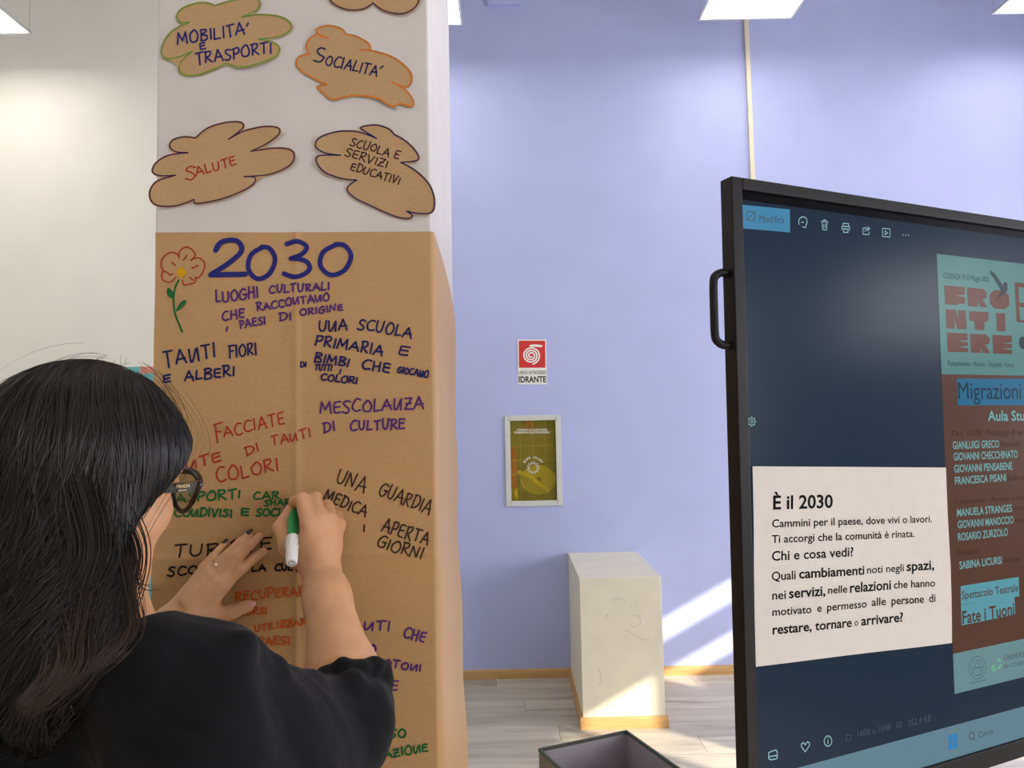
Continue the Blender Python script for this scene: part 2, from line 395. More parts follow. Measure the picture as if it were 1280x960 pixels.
# ---- open box on the floor
bz = .40
A = atz(673.5, 936, bz); Bk = atz(783, 913, bz); e1 = (Bk-A); L1 = e1.length; e1.normalize(); e2 = Vector((e1.y, -e1.x, 0)); L2 = .46
bx = thing('open_box', (A+Bk)/2*1.0 + e2*L2/2 - Vector((0, 0, bz)), 'open-topped cardboard box with dark green rim and grey inside, on the floor', 'box')
O = Vector((A.x, A.y, 0)); Z = Vector((0, 0, 1)); t = .006
for nm, a, b in (('side_panel', (0, 0, .006), (L1, t, bz)), ('side_panel', (0, L2-t, .006), (L1, L2, bz)), ('side_panel', (0, t, .006), (t, L2-t, bz)), ('side_panel', (L1-t, t, .006), (L1, L2-t, bz)), ('bottom_panel', (0, 0, 0), (L1, L2, .006))):
    bm = BM(); fbox(bm, O, e1, e2, Z, a, b); o = obj(nm, bm, M['box_in'], bx)
    o.data.materials.append(M['box_out'])
    for p in o.data.polygons:
        c = p.center + Vector(base(o)) - O - e1*(L1/2) - e2*(L2/2); c.z = 0
        if p.normal.dot(c) > .12 and abs(p.normal.z) < .5: p.material_index = 1
bm = BM(); g = .0075
for a, b in (((-.002, -.002), (L1+.002, g)), ((-.002, L2-g), (L1+.002, L2+.002)), ((-.002, -.002), (g, L2+.002)), ((L1-g, -.002), (L1+.002, L2+.002))):
    fbox(bm, O, e1, e2, Z, (a[0], a[1], bz-.010), (b[0], b[1], bz+.0015))
obj('rim', bm, M['box_rim'], bx)
# ---- conduit, junction box
cx = at(936, 120, YB); bm = BM(); box(bm, (cx.x-.016, YB-.018, .9), (cx.x+.016, YB, ZC), bevel=.003)
tag(obj('cable_trunking', bm, M['cream_plastic'], origin=(cx.x, YB, .9)), 'cream vertical cable trunking running up the lilac wall', 'trunking')
jb0, jb1 = at(609, -22, YB), at(651, 7.5, YB)
jb = thing('junction_box', ((jb0.x+jb1.x)/2, YB, jb1.z), 'lilac-painted square junction box high on the wall', 'junction box')
bm = BM(); box(bm, (jb0.x, YB-.03, jb1.z), (jb1.x, YB, jb0.z), bevel=.004); obj('body', bm, M['lilac'], jb)
bm = BM(); box(bm, (jb0.x-.004, YB-.036, jb1.z-.004), (jb1.x+.004, YB-.03, jb0.z+.004), bevel=.002); obj('cover', bm, M['lilac'], jb)
# ---- LED panels: right/left far corners give the place
def led(cx_, yfar, z, label, wires=True, s=.60):
    t = thing('ceiling_panel_light', (cx_, yfar-s/2, z), label, 'ceiling light', 'suspended square panel lights')
    b = .014
    bm = BM()
    for p0, p1 in (((-s/2, -s/2), (s/2, -s/2+b)), ((-s/2, s/2-b), (s/2, s/2)), ((-s/2, -s/2+b), (-s/2+b, s/2-b)), ((s/2-b, -s/2+b), (s/2, s/2-b))):
        box(bm, (cx_+p0[0], yfar-s/2+p0[1], z), (cx_+p1[0], yfar-s/2+p1[1], z+.012))
    box(bm, (cx_-s/2, yfar-s, z+.008), (cx_+s/2, yfar, z+.014))
    obj('frame', bm, M['white_metal'], t)
    bm = BM(); box(bm, (cx_-s/2+b, yfar-s+b, z+.003), (cx_+s/2-b, yfar-b, z+.0075)); obj('diffuser', bm, M['led'], t)
    for dx in (-1, 1):
        for dy in (0, 1):
            bm = BM(); X, Y = cx_+dx*(s/2-.01), yfar-.01-dy*(s-.02); tube(bm, [(X, Y, z+.012), (X, Y, ZC)], .0012, 6); obj('suspension_wire', bm, M['steel'], t)
YP = 4.5
zp = at(932, 24.5, YP).z
sP = at(990, 26, YP).x - at(873, 23.5, YP).x
led((at(990, 26, YP).x+at(873, 23.5, YP).x)/2, YP, zp, 'glowing square panel light hanging above the cream trunking', s=sP)
led(at(40, 34, YP).x-sP/2, YP, zp, 'glowing square panel light at the far upper left, over the white wall', s=sP)
led(at(578.5, 30, YP).x-sP/2, YP, zp, 'glowing panel light mostly hidden behind the top of the pillar', s=sP)
led(at(1240, 26, YP).x+sP/2, YP, zp, 'glowing panel light at the upper right corner, above the display', s=sP)
for Yr, wr in ((1.6, 'in the row above the pillar and display'), (-1.3, 'in the row behind the viewer')):  # unseen extra rows, added to light the room
    for X, wx in ((-2.6, 'left'), (0, 'middle'), (2.6, 'right')): led(X, Yr, zp, 'unseen added panel light %s, %s of three' % (wr, wx))
# ---- signs
wall = Plane((0, YB, 1.65), (1, 0, 0), (0, 0, 1))
M['sign_white'] = mat('sign_white', (238, 238, 232), .35, noise=(10, .01)); M['sign_red'] = mat('sign_red', (206, 42, 40), .35, noise=(10, .02)); M['sign_black'] = mat('sign_black', (30, 28, 30), .4)
sg = thing('hydrant_sign', wall.hit(664, 481), 'white and red sign with a hose symbol reading IDRANTE, on the lilac wall', 'sign')
def zz(x, y): return (610+x/4, 410+y/4)
quad(wall, [zz(148, 58), zz(291, 58), zz(294, 282), zz(150, 282)], M['sign_white'], sg, 'plate', .004, .004)
quad(wall, [zz(154, 64), zz(286, 64), zz(287, 199), zz(155, 199)], M['sign_red'], sg, 'red_field', .0045, .0005)
sp = []
for i in range(70):
    a = i/70*2*math.pi*3.1; rr = 7+i/70*38; sp.append(zz(215+rr*math.cos(a+1.0), 138+rr*.98*math.sin(a+1.0)))
stroke(wall, [sp], .010, M['sign_white'], sg, 'hose_symbol', off=.0052)
stroke(wall, [[zz(213, 90), zz(238, 88), zz(266, 91)]], .016, M['sign_white'], sg, 'nozzle_symbol', off=.0052)
text(wall, 'LANCIA ANTINCENDIO', zz(154, 231), zz(289, 231), 4.6, M['sign_black'], sg, off=.0048, bold=.01)
text(wall, 'IDRANTE', zz(154, 272), zz(291, 271), 7.4, M['sign_black'], sg, off=.0048, bold=.03)
# ---- hydrant cabinet
M['cab_frame'] = mat('cabinet_frame', (206, 208, 200), .4, noise=(20, .03)); M['cab_in'] = mat('cabinet_inside', (140, 132, 60), .6, noise=(10, .15))
def glass(name, tint, a):
    m = bpy.data.materials.new(name); m.use_nodes = True; nt = m.node_tree; b = nt.nodes['Principled BSDF']; out = nt.nodes['Material Output']
    b.inputs['Base Color'].default_value = lin(tint)+(1,); b.inputs['Roughness'].default_value = .04
    tr = nt.nodes.new('ShaderNodeBsdfTransparent'); tr.inputs[0].default_value = lin(tint)+(1,)
    mx = nt.nodes.new('ShaderNodeMixShader'); mx.inputs[0].default_value = a
    nt.links.new(tr.outputs[0], mx.inputs[1]); nt.links.new(b.outputs[0], mx.inputs[2]); nt.links.new(mx.outputs[0], out.inputs[0]); return m
M['cab_glass'] = glass('cabinet_glass', (240, 232, 130), .10)
M['hose'] = mat('hose_canvas', (222, 216, 90), .7, noise=(60, .12), bump=(200, .3, .001)); M['hose_y'] = mat('hose_yellow', (232, 214, 40), .5, noise=(60, .1))
M['valve'] = mat('valve_red', (200, 44, 22), .4, noise=(20, .05)); M['brass'] = mat('brass', (214, 190, 60), .3, metal=.8, noise=(20, .05))
hc = thing('hydrant_cabinet', ((hx0+hx1)/2, YB, hz0), 'fire hydrant cabinet in the lilac wall with pale frame and yellow-green glass', 'fire cabinet')
cw, chh = hx1-hx0, hz1-hz0
bm = BM()
for a, b in (((hx0, YB+.16, hz0), (hx1, YB+.165, hz1)), ((hx0, YB, hz0), (hx0+.004, YB+.16, hz1)), ((hx1-.004, YB, hz0), (hx1, YB+.16, hz1)), ((hx0, YB, hz0), (hx1, YB+.16, hz0+.004)), ((hx0, YB, hz1-.004), (hx1, YB+.16, hz1))): box(bm, a, b)
obj('case', bm, M['cab_in'], hc)
bm = BM(); f0, f1, fz0, fz1 = hx0-.018, hx1+.022, hz0-.02, hz1+.018; fw = .036
for a, b in (((f0, fz0), (f0+fw, fz1)), ((f1-fw, fz0), (f1, fz1)), ((f0+fw, fz0), (f1-fw, fz0+fw)), ((f0+fw, fz1-fw), (f1-fw, fz1))): box(bm, (a[0], YB-.014, a[1]), (b[0], YB, b[1]), bevel=.003)
obj('frame', bm, M['cab_frame'], hc)
bm = BM()
for X, Zc in ((f0+.03, fz0+.03), (f1-.03, fz0+.03), (f0+.03, fz1-.03), (f1-.03, fz1-.03)):
    bm = BM(); tube(bm, [(X, YB-.017, Zc), (X, YB-.013, Zc)], .006, 8); obj('screw', bm, M['steel'], hc)
bm = BM(); box(bm, (f0+fw-.01, YB+.001, fz0+fw-.01), (f1-fw+.01, YB+.004, fz1-fw+.01)); obj('glass', bm, M['cab_glass'], hc)
cc = Vector((hx0+cw*.60, YB+.09, hz0+chh*.26)); bm = BM()
for k in range(6):
    rr = .028+k*.017; tube(bm, [cc+Vector((rr*math.cos(a), 0, rr*.82*math.sin(a))) for a in [2*math.pi*j/24 for j in range(24)]], .0085, 8, closed=True)
obj('hose_coil', bm, M['hose'], hc, smooth=True)
bm = BM(); P_ = [Vector((hx0+cw*.18, YB+.055, hz0+chh*.36)), Vector((hx0+cw*.42, YB+.045, hz0+chh*.30)), Vector((hx0+cw*.62, YB+.045, hz0+chh*.20)), Vector((hx0+cw*.82, YB+.05, hz0+chh*.12))]
tube(bm, catmull(P_, 6), [.014+.006*math.sin(i/18*math.pi) for i in range(19)], 10); obj('hose_end', bm, M['hose_y'], hc, smooth=True)
bm = BM(); tube(bm, [(hx0+cw*.09, YB+.07, hz0+chh*.17), (hx0+cw*.09, YB+.07, hz0+chh*.62)], .028, 14); tube(bm, [(hx0+cw*.09, YB+.07, hz0+chh*.62), (hx0+cw*.09, YB+.07, hz0+chh*.66)], [.028, .014], 14); obj('lance', bm, M['valve'], hc, smooth=True)
bm = BM(); tube(bm, [(hx0+cw*.12, YB+.06, hz0+chh*.01), (hx0+cw*.12, YB+.06, hz0+chh*.16)], [.030, .024], 12); obj('lance_tip', bm, M['brass'], hc, smooth=True)
bm = BM(); vc = Vector((hx0+cw*.45, YB+.08, hz0+chh*.90)); tube(bm, [vc+Vector((.036*math.cos(a), 0, .036*math.sin(a))) for a in [2*math.pi*j/20 for j in range(20)]], .008, 8, closed=True)
for j in range(4): tube(bm, [vc, vc+Vector((.034*math.cos(j*math.pi/2+.4), 0, .034*math.sin(j*math.pi/2+.4)))], .005, 6)
tube(bm, [vc, vc+Vector((0, .07, 0))], .02, 12)
obj('valve_wheel', bm, M['valve'], hc, smooth=True)
gp = Plane((0, YB+.0005, 1.65), (1, 0, 0), (0, 0, 1))
M['decal'] = mat('white_decal', (236, 234, 214), .5)
text(gp, 'TO BREAK IN CASE OF FIRE', zz(142, 514), zz(296, 514), 2.4, M['decal'], hc, off=.0004, bold=.02)
text(gp, 'ROMPERE IN CASO D\'INCENDIO', zz(132, 527), zz(308, 527), 2.4, M['decal'], hc, off=.0004, bold=.02)
cen = gp.ab(*zz(226, 700)); Rr = .066*1.0
for i, chh_ in enumerate('SAFE CRASH'):
    if chh_ == ' ': continue
    a = (145-110*i/9)*D2R; p = cen+Vector((math.cos(a), math.sin(a)))*Rr; d = Vector((math.sin(a), -math.cos(a)))*.006
    text(gp, chh_, p-d, p+d, .012, M['decal'], hc, off=.0004, bold=.03, ab=True)
st = []
for i in range(24):
    a = i*math.pi/12; rr = .044 if i % 2 else .026; st.append(cen+Vector((math.cos(a)*rr, math.sin(a)*rr*.95+.002)))
stroke(gp, [st], .003, M['decal'], hc, 'sunburst_mark', off=.0004, closed=True, ab=True)

for k in (1, 2, 3):
    a = Vector((hx0+cw*k/4, hz0-1.65+.02)); b = Vector((hx0+cw*k/4, hz1-1.65-.02)); stroke(gp, [[a, b]], .0022, M['hose'], hc, 'tile_reflection', off=-.006, ab=True)  # tile reflection in the glass, drawn as a grid of thin lines
for k in (1, 2, 3, 4, 5):
    zq = hz0+chh*k/6-1.65; stroke(gp, [[Vector((hx0+.01, zq)), Vector((hx1-.01, zq))]], .0022, M['hose'], hc, 'tile_reflection', off=-.0062, ab=True)

# ------------------------------------------------------------------ turquoise banner on the left
M['teal'] = mat('banner_teal', (120, 196, 198), .6, noise=(4, .06)); M['pink'] = mat('banner_pink', (232, 150, 132), .6, noise=(8, .05))
YN = 2.9; b0, b1 = at(118, 470, YN), at(196, 458, YN)
bn = thing('display_banner', ((b0.x+b1.x)/2, YN, 0), 'turquoise roll-up banner with a pink top corner, behind the woman and the pillar', 'banner')
bp = Plane((b0.x, YN, 0), (1, 0, 0), (0, 0, 1)); wB = .62; hB = b1.z
bm = BM(); fbox(bm, Vector((b0.x, YN, 0)), Vector((1, 0, 0)), Vector((0, 1, 0)), Z, (0, 0, .09), (wB, .002, hB)); obj('printed_sheet', bm, M['teal'], bn)
quad(bp, [(wB*.30, hB-.028), (wB, hB-.02), (wB, hB), (wB*.30, hB)], M['pink'], bn, 'pink_stripe', .001, .0008, ab=True)
bm = BM(); fbox(bm, Vector((b0.x, YN, 0)), Vector((1, 0, 0)), Vector((0, 1, 0)), Z, (-.02, -.05, .0), (wB+.02, .07, .09), .01); obj('base', bm, M['steel'], bn)
bm = BM(); tube(bm, [(b0.x+wB/2, YN+.02, .08), (b0.x+wB/2, YN+.012, hB-.01)], .006, 8); obj('pole', bm, M['steel'], bn)

# ------------------------------------------------------------------ pillar with kraft sheet and clouds
YPIL = 1.12
pxl, pxr = at(191.5, 480, YPIL).x, at(541, 480, YPIL).x; PD = .415
bm = BM(); box(bm, (pxl, YPIL, 0), (pxr, YPIL+PD, ZC), bevel=.004)
pil = struct('pillar', bm, M['pillar'], origin=((pxl+pxr)/2, YPIL+PD/2, 0))
pf = Plane((pxl, YPIL, 1.65), (1, 0, 0), (0, 0, 1))
# sheet relief in plane coords
fx = pf.ab(371, 480).x; fL, fR = pf.ab(190, 699), pf.ab(547, 691)
def relief(p):
    zf = fL.y + (fR.y-fL.y)*(p.x-fL.x)/(fR.x-fL.x)
    d = .0016
    d += .0032*math.exp(-abs(p.x-fx)/.006) + .0036*math.exp(-abs(p.y-zf)/.0050)
    d += .0010*math.sin(p.x*21+p.y*9)*math.sin(p.y*13+1) + .0007*math.sin(p.x*9-p.y*31)
    d += .0012*math.sin((p.y-zf)*16)*math.exp(-abs(p.y-zf)/.06)
    return max(d, .0006)
W_ = pxr-pxl; zt0, zt1 = pf.ab(193, 291).y, pf.ab(540, 290).y; zb = -.80
ks = thing('kraft_paper_sheet', ((pxl+pxr)/2, YPIL, 1.65+zb), 'large sheet of brown kraft paper covered in coloured handwriting, wrapped round the pillar', 'poster paper')
bm = BM(); nx, nz_ = 140, 300; grid = []
for j in range(nz_+1):
    row = []
    for i in range(nx+1):
        a = .0015+(W_-.0005)*i/nx; ztop = zt0+(zt1-zt0)*i/nx; z = ztop+(zb-ztop)*j/nz_
        row.append(bm.verts.new(pf.pt(a, z, relief(Vector((a, z))))))
    grid.append(row)
for j in range(nz_):
    for i in range(nx): bm.faces.new((grid[j][i], grid[j][i+1], grid[j+1][i+1], grid[j+1][i]))
# side wrap : right face, diagonal top
sideR = []
for j in range(nz_+1):
    z = zt1+(zb-zt1)*j/nz_; dz = zt1-z
    yy_end = min(PD+.002, dz*6.0+.002)
    row = [grid[j][nx]]
    for k in range(1, 9):
        s = yy_end*k/8
        low = max(0, (fR.y+.03-z))
        bulge = .0035+.0030*math.sin(s/PD*math.pi)+.0018*math.sin(z*23+s*9)+low*.022*(.35+.65*s/PD)
        row.append(bm.verts.new(Vector((pxr+bulge, YPIL+s, 1.65+z))))
    sideR.append(row)
for j in range(nz_):
    for k in range(8): bm.faces.new((sideR[j][k], sideR[j][k+1], sideR[j+1][k+1], sideR[j+1][k]))
bmesh.ops.remove_doubles(bm, verts=bm.verts, dist=1e-6)
so_ = obj('sheet', bm, M['kraft'], ks, smooth=True)
def hw(s, pL, pR, h, wd, ink, jit=.065, **k):
    return write(pf, s, pL, pR, h, wd, M['ink_'+ink], ks, off=.0011, fn=relief, label='%s handwritten words %s' % (ink, s.upper()), jit=jit)
hw('2', (263, 345), (305, 345), 40, 7.4, 'blue', 0); hw('0', (308, 349), (345, 349), 42, 6.8, 'blue', 0); hw('3', (353, 346), (388, 346), 45, 6.8, 'blue', 0); hw('0', (397, 344), (440, 344), 37, 6.8, 'blue', 0)
for a in (
 ('LUOGHI', (271, 379), (324, 373), 14, 2.7, 'purple'), ('CULTURALI', (337, 367), (412, 363), 9, 2.7, 'purple'),
 ('CHE', (279, 401), (307, 397), 11, 2.5, 'purple'), ('RACCOnTAnO', (322, 389), (412, 375), 9, 2.5, 'purple'),
 ('I', (283, 414), (286, 414), 6, 2.4, 'purple'), ('PAESI', (301, 411), (333, 405), 9, 2.4, 'purple'), ('DI', (350, 402), (365, 400), 9, 2.4, 'purple'), ('ORIGINE', (376, 395), (429, 388), 8, 2.4, 'purple'),
 ("TAnTI", (207, 459), (271, 446), 18, 2.8, 'navy'), ('FIORI', (287, 447), (321, 444), 15, 2.6, 'navy'), ('E', (206, 479), (215, 477), 10, 2.8, 'navy'), ('ALBERI', (232, 476), (294, 470), 12, 2.8, 'navy'),
 ('UnA', (399, 414), (434, 413), 13, 2.6, 'navy'), ('SCUOLA', (447, 412), (514, 422), 13, 2.6, 'navy'), ('PRIMARIA', (394, 431), (478, 444), 12, 2.8, 'navy'), ('E', (497, 443), (510, 445), 11, 2.6, 'navy'),
 ('BIMBI', (393, 452), (436, 459), 11, 2.8, 'navy'), ('CHE', (452, 461), (487, 466), 12, 2.8, 'navy'), ('GIOCAnO', (497, 466), (535, 472), 8, 2.3, 'navy'),
 ('DI', (376, 459), (383, 459), 6, 2.2, 'navy'), ('TUTTI', (394, 462), (415, 464), 7, 2.2, 'navy'), ('I', (423, 467), (427, 467), 6, 2.2, 'navy'), ('COLORI', (401, 475), (447, 480), 8, 2.5, 'navy'),
 ('MESCOLAnZA', (401, 517), (530, 511), 14, 2.6, 'purple'), ('DI', (405, 541), (420, 538), 12, 2.6, 'purple'), ('CULTURE', (438, 538), (506, 536), 12, 2.8, 'purple'),
 ('F', (271, 552), (281, 550), 24, 2.2, 'red'), ('ACCIATE', (281, 547), (357, 529), 14, 2.2, 'red'), ('DI', (309, 569), (325, 563), 11, 2.2, 'red'), ('TAnTI', (341, 557), (389, 546), 11, 2.2, 'red'),
 ('PORTE', (196, 564), (241, 553), 11, 2.2, 'red'), ('DIPInTE', (190, 600), (278, 576), 11, 2.4, 'red'), ('COLORI', (272, 604), (349, 587), 16, 2.4, 'red'),
 ('TRASPORTI', (196, 630), (301, 622), 11, 2.8, 'green'), ('CAR', (317, 624), (349, 623), 9, 2.5, 'green'), ('SHARInG', (331, 632), (384, 630), 7, 2.4, 'green'),
 ('COnDIVISI', (219, 645), (290, 646), 10, 2.8, 'green'), ('E', (301, 645), (311, 645), 9, 2.8, 'green'), ('SOCIALI', (321, 645), (373, 643), 9, 2.8, 'green'),
 ('TURISTE', (219, 696), (340, 687), 14, 2.6, 'black'), ('SCOPRIRE', (211, 719), (302, 712), 10, 2.8, 'black'), ('LA', (315, 714), (333, 713), 8, 2.6, 'black'), ('CULTURA', (344, 713), (402, 712), 8, 2.8, 'black'),
 ('RECUPERARE', (295, 751), (392, 742), 11, 2.6, 'orange'), ('PERCORSI', (276, 771), (334, 767), 8, 2.4, 'orange'), ('E', (298, 794), (305, 793), 8, 2.4, 'orange'), ('UTILIZZARE', (319, 789), (392, 779), 8, 2.4, 'orange'), ('PAESI', (323, 807), (363, 804), 10, 2.6, 'orange'),
 ('TAnTI', (425, 784), (487, 788), 11, 2.6, 'purple'), ('CHE', (504, 796), (530, 803), 13, 2.6, 'purple'), ('PERCORROnO', (384, 813), (470, 815), 9, 2.5, 'purple'),
 ('RUOTOnI', (458, 830), (526, 838), 9, 2.5, 'purple'), ('PAESE', (440, 861), (497, 863), 11, 2.6, 'purple'), ('ROSSO', (455, 924), (507, 920), 9, 2.8, 'green'), ('VEGETAZIOnE', (432, 955), (535, 938), 10, 2.6, 'green'),
 ('UNA', (419, 604), (455, 616), 18, 2.2, 'brown'), ('GUARDIA', (473, 618), (536, 643), 17, 2.2, 'brown'), ('MEDICA', (404, 625), (457, 645), 13, 2.4, 'brown'), ('APERTA', (477, 663), (534, 681), 16, 2.4, 'brown'),
 ('I', (454, 665), (458, 664), 8, 2.2, 'brown'), ('GIORNI', (471, 683), (527, 699), 14, 2.4, 'brown')): hw(*a)
# flower drawing
def zf(x, y): return (180+x/4.8, 280+y/4.8)
def fc(P, n=5, closed=False): return [(p.x, p.y) for p in catmull([(*zf(*q), 0) for q in P], n, closed)]
petals = [[(120, 290), (105, 240), (125, 195), (170, 172), (205, 185), (215, 205)], [(215, 205), (215, 170), (250, 142), (285, 150), (312, 185), (290, 220)], [(285, 218), (330, 205), (368, 235), (360, 285), (330, 325), (312, 320)],
          [(312, 320), (312, 350), (280, 362), (240, 366), (236, 340)], [(195, 322), (160, 350), (118, 338), (108, 305), (125, 285), (155, 300)], [(170, 232), (192, 250)], [(262, 190), (240, 218)], [(330, 250), (292, 268)], [(280, 322), (300, 340)], [(155, 308), (178, 300)]]
stroke(pf, [fc(p) for p in petals], .0021, M['ink_red'], ks, 'flower_petals', off=.0011, fn=relief, label='red drawn flower petals')
stroke(pf, [[zf(228+random.uniform(-1, 1)*26*math.cos(a), 292+28*math.sin(a)*random.uniform(.2, 1)) for a in [random.uniform(0, 6.28) for _ in range(70)]]], .0036, M['ink_yellow'], ks, 'flower_centre', off=.0012, fn=relief, label='yellow drawn flower centre')
stroke(pf, [fc([(212, 338), (190, 385), (182, 460), (192, 540), (215, 600), (236, 648)])], .0030, M['ink_green'], ks, 'flower_stem', off=.0011, fn=relief, label='green drawn flower stem')
stroke(pf, [fc([(180, 445), (150, 425), (150, 390), (172, 415), (178, 440), (158, 410)]), fc([(203, 520), (225, 480), (252, 465), (235, 495), (205, 520)])], .0034, M['ink_green'], ks, 'flower_leaves', off=.0011, fn=relief, label='green drawn leaves')
# ---- cloud cut-outs (zoom coords: x/3.2+180, y/3.2); '*' marks a cusp
def cloud(pts, ink, label, lines, lift=.004):
    segs = [[]]
    P = [(180+p[0]/3.2, p[1]/3.2, 0) for p in pts]; cus = [i for i, p in enumerate(pts) if len(p) > 2]
    out = []
    for a, b in zip(cus, cus[1:]+[cus[0]+len(pts)]):
        run = [P[i % len(P)] for i in range(a, b+1)]; out += catmull(run, 5)[:-1]
    cen = pf.ab(sum(p.x for p in out)/len(out), sum(p.y for p in out)/len(out))
    ab_ = [pf.ab(p.x, p.y) for p in out]
    t = thing('cloud_cutout', pf.pt(cen.x, cen.y, .002), label, 'paper cutout', 'brown paper clouds on the pillar')
    outer = []
    n = len(ab_)
    for i in range(n):
        d = (ab_[(i+1) % n]-ab_[i-1]); d = d.normalized() if d.length > 1e-7 else Vector((1, 0)); e = Vector((-d.y, d.x))
        outer.append(ab_[i] + e*(.0022 if True else 0))
    # make sure the offset goes outwards
    area = sum(ab_[i].x*ab_[(i+1) % n].y-ab_[(i+1) % n].x*ab_[i].y for i in range(n))
    if area > 0: outer = [ab_[i]-(outer[i]-ab_[i]) for i in range(n)]
    curl = lambda p: .0015 + lift*min(1, ((p-cen).length/.09)**2)*(.5+.5*math.sin(p.x*40+p.y*25))
    bm = BM(); tv = [bm.verts.new((p.x, p.y, 0)) for p in outer]; bm.faces.new(tv)
    bmesh.ops.triangulate(bm, faces=bm.faces[:])
    for _ in range(3):
        es = [e for e in bm.edges if e.calc_length() > .012]
        if es: bmesh.ops.subdivide_edges(bm, edges=es, cuts=1)
        bmesh.ops.triangulate(bm, faces=bm.faces[:])
    for v in bm.verts: q = Vector((v.co.x, v.co.y)); v.co = pf.pt(q.x, q.y, curl(q))
    g = bmesh.ops.extrude_face_region(bm, geom=bm.faces[:]); bmesh.ops.translate(bm, verts=[v for v in g['geom'] if isinstance(v, bmesh.types.BMVert)], vec=(0, -.0004, 0))
    obj('paper', bm, M['kraft_cloud'], t)
    stroke(pf, [ab_], .0021, M['ink_'+ink], t, 'outline', off=.0009, closed=True, fn=curl, label='%s marker outline' % ink, ab=True)
    for s, a, b, h, wd, ik in lines:
        write(pf, s, (180+a[0]/3.2, a[1]/3.2), (180+b[0]/3.2, b[1]/3.2), h/3.2, wd, M['ink_'+ik], t, off=.0009, fn=curl, label='%s handwritten word %s' % (ik, s))
c_ = 1
cloud([(185, 93, c_), (150, 92), (135, 70), (155, 42), (205, 22), (250, 17), (288, 28, c_), (330, 14), (390, 0), (440, -6), (465, 12), (455, 42), (420, 60), (392, 72, c_), (460, 62), (540, 70), (585, 95), (588, 122), (545, 148), (460, 160, c_), (515, 172), (542, 195), (528, 228), (465, 258), (390, 273), (333, 256, c_), (270, 285), (205, 304), (155, 298), (145, 268), (165, 235), (197, 207, c_), (150, 228), (100, 240), (76, 218), (85, 170), (120, 125)],
      'lime', 'green-outlined brown paper cloud reading MOBILITA E TRASPORTI, upper left of the pillar', [("MOBILITA'", (137, 180), (425, 140), 44, 2.6, 'blue'), ('E', (228, 205), (250, 200), 28, 2.6, 'blue'), ('TRASPORTI', (212, 262), (515, 215), 42, 2.6, 'blue')])
cloud([(742, 0, c_), (742, -60), (800, -100), (900, -110), (1010, -100), (1095, -50), (1102, 0), (1080, 40), (1030, 60), (960, 45), (917, 15, c_), (880, 38), (820, 42), (770, 25)],
      'plum', 'brown paper cloud with dark outline cut off by the top of the photo', [])
cloud([(740, 160, c_), (705, 148), (697, 125), (740, 110), (790, 120), (808, 142, c_), (850, 150), (895, 175), (903, 200), (862, 203, c_), (920, 208), (1000, 235), (1060, 285), (1070, 325), (1048, 350), (990, 330, c_), (1045, 362), (1076, 405), (1070, 428), (1025, 418), (1000, 432), (975, 420), (930, 395), (850, 385), (800, 392), (755, 400), (715, 372), (698, 350), (733, 342, c_), (690, 320), (640, 292), (613, 262), (622, 232), (665, 222, c_), (652, 195), (665, 165), (700, 145)],
      'amber', 'orange-outlined brown paper cloud reading SOCIALITA, right of the green-outlined one', [('S', (683, 248), (722, 250), 52, 2.4, 'navy'), ("OCIALITA'", (724, 262), (945, 312), 40, 2.3, 'navy')])
cloud([(210, 556, c_), (260, 515), (330, 493), (388, 492), (397, 515), (340, 560, c_), (400, 528), (480, 512), (540, 518), (542, 545), (490, 580), (430, 607, c_), (520, 597), (590, 605), (605, 635), (580, 670), (500, 700), (403, 709, c_), (445, 712), (440, 738), (390, 770), (310, 800), (215, 816), (203, 800, c_), (130, 825), (60, 825), (32, 800), (32, 760), (60, 725), (130, 703, c_), (70, 705), (38, 690), (50, 655), (100, 625), (180, 614, c_), (130, 610), (108, 590), (120, 565), (165, 552)],
      'plum', 'purple-outlined brown paper cloud reading SALUTE, left side just above the kraft sheet', [('S', (168, 722), (210, 718), 52, 2.1, 'red'), ('ALUTE', (212, 706), (372, 660), 36, 2.1, 'red')])
cloud([(932, 557, c_), (880, 525), (873, 512), (930, 505), (980, 520), (1002, 542, c_), (1050, 570), (1092, 615), (1094, 645), (1028, 653, c_), (1085, 685), (1140, 740), (1162, 800), (1155, 850), (1110, 858), (1052, 848, c_), (1075, 865), (1055, 876), (1000, 865), (920, 830), (840, 790), (815, 755), (852, 722, c_), (800, 718), (730, 695), (695, 655), (705, 628), (788, 623, c_), (725, 615), (690, 590), (705, 555), (770, 530), (840, 528), (890, 540)],
      'navy', 'navy-outlined brown paper cloud reading SCUOLA E SERVIZI EDUCATIVI, right above the kraft sheet', [('SCUOLA E', (825, 582), (1018, 640), 32, 2.0, 'brown'), ('SERVIZI', (803, 625), (970, 675), 32, 2.0, 'brown'), ('EDUCATIVI', (826, 680), (1020, 740), 30, 2.0, 'brown')])

# ------------------------------------------------------------------ interactive display
th = 23.6*D2R; su = Vector((math.cos(th), math.sin(th), 0)); away = Vector((-math.sin(th), math.cos(th), 0))
tl = 1.0*D2R; sv = (Vector((0, 0, 1))*math.cos(tl) - away*math.sin(tl)).normalized()
TL = at(914.5, 219.5, 1.04)                              # top-left outer front corner
sp_ = Plane(TL, su, sv); BWid, BHt = 1.49, None
BHt = -sp_.ab(1280, 925).y+.029
dsp = thing('interactive_display', (TL.x+su.x*.745, TL.y+su.y*.745, 0), 'large black interactive touch display on a wheeled stand, showing a photo viewer', 'display')
bf = .020
bm = BM()
for a, b in (((0, -BHt), (bf, 0)), ((BWid-bf, -BHt), (BWid, 0)), ((bf, -.018), (BWid-bf, 0)), ((bf, -BHt), (BWid-bf, -BHt+.03))):
    fbox(bm, TL, su, sv, sp_.n, (a[0], a[1], -.026), (b[0], b[1], 0), .0018)
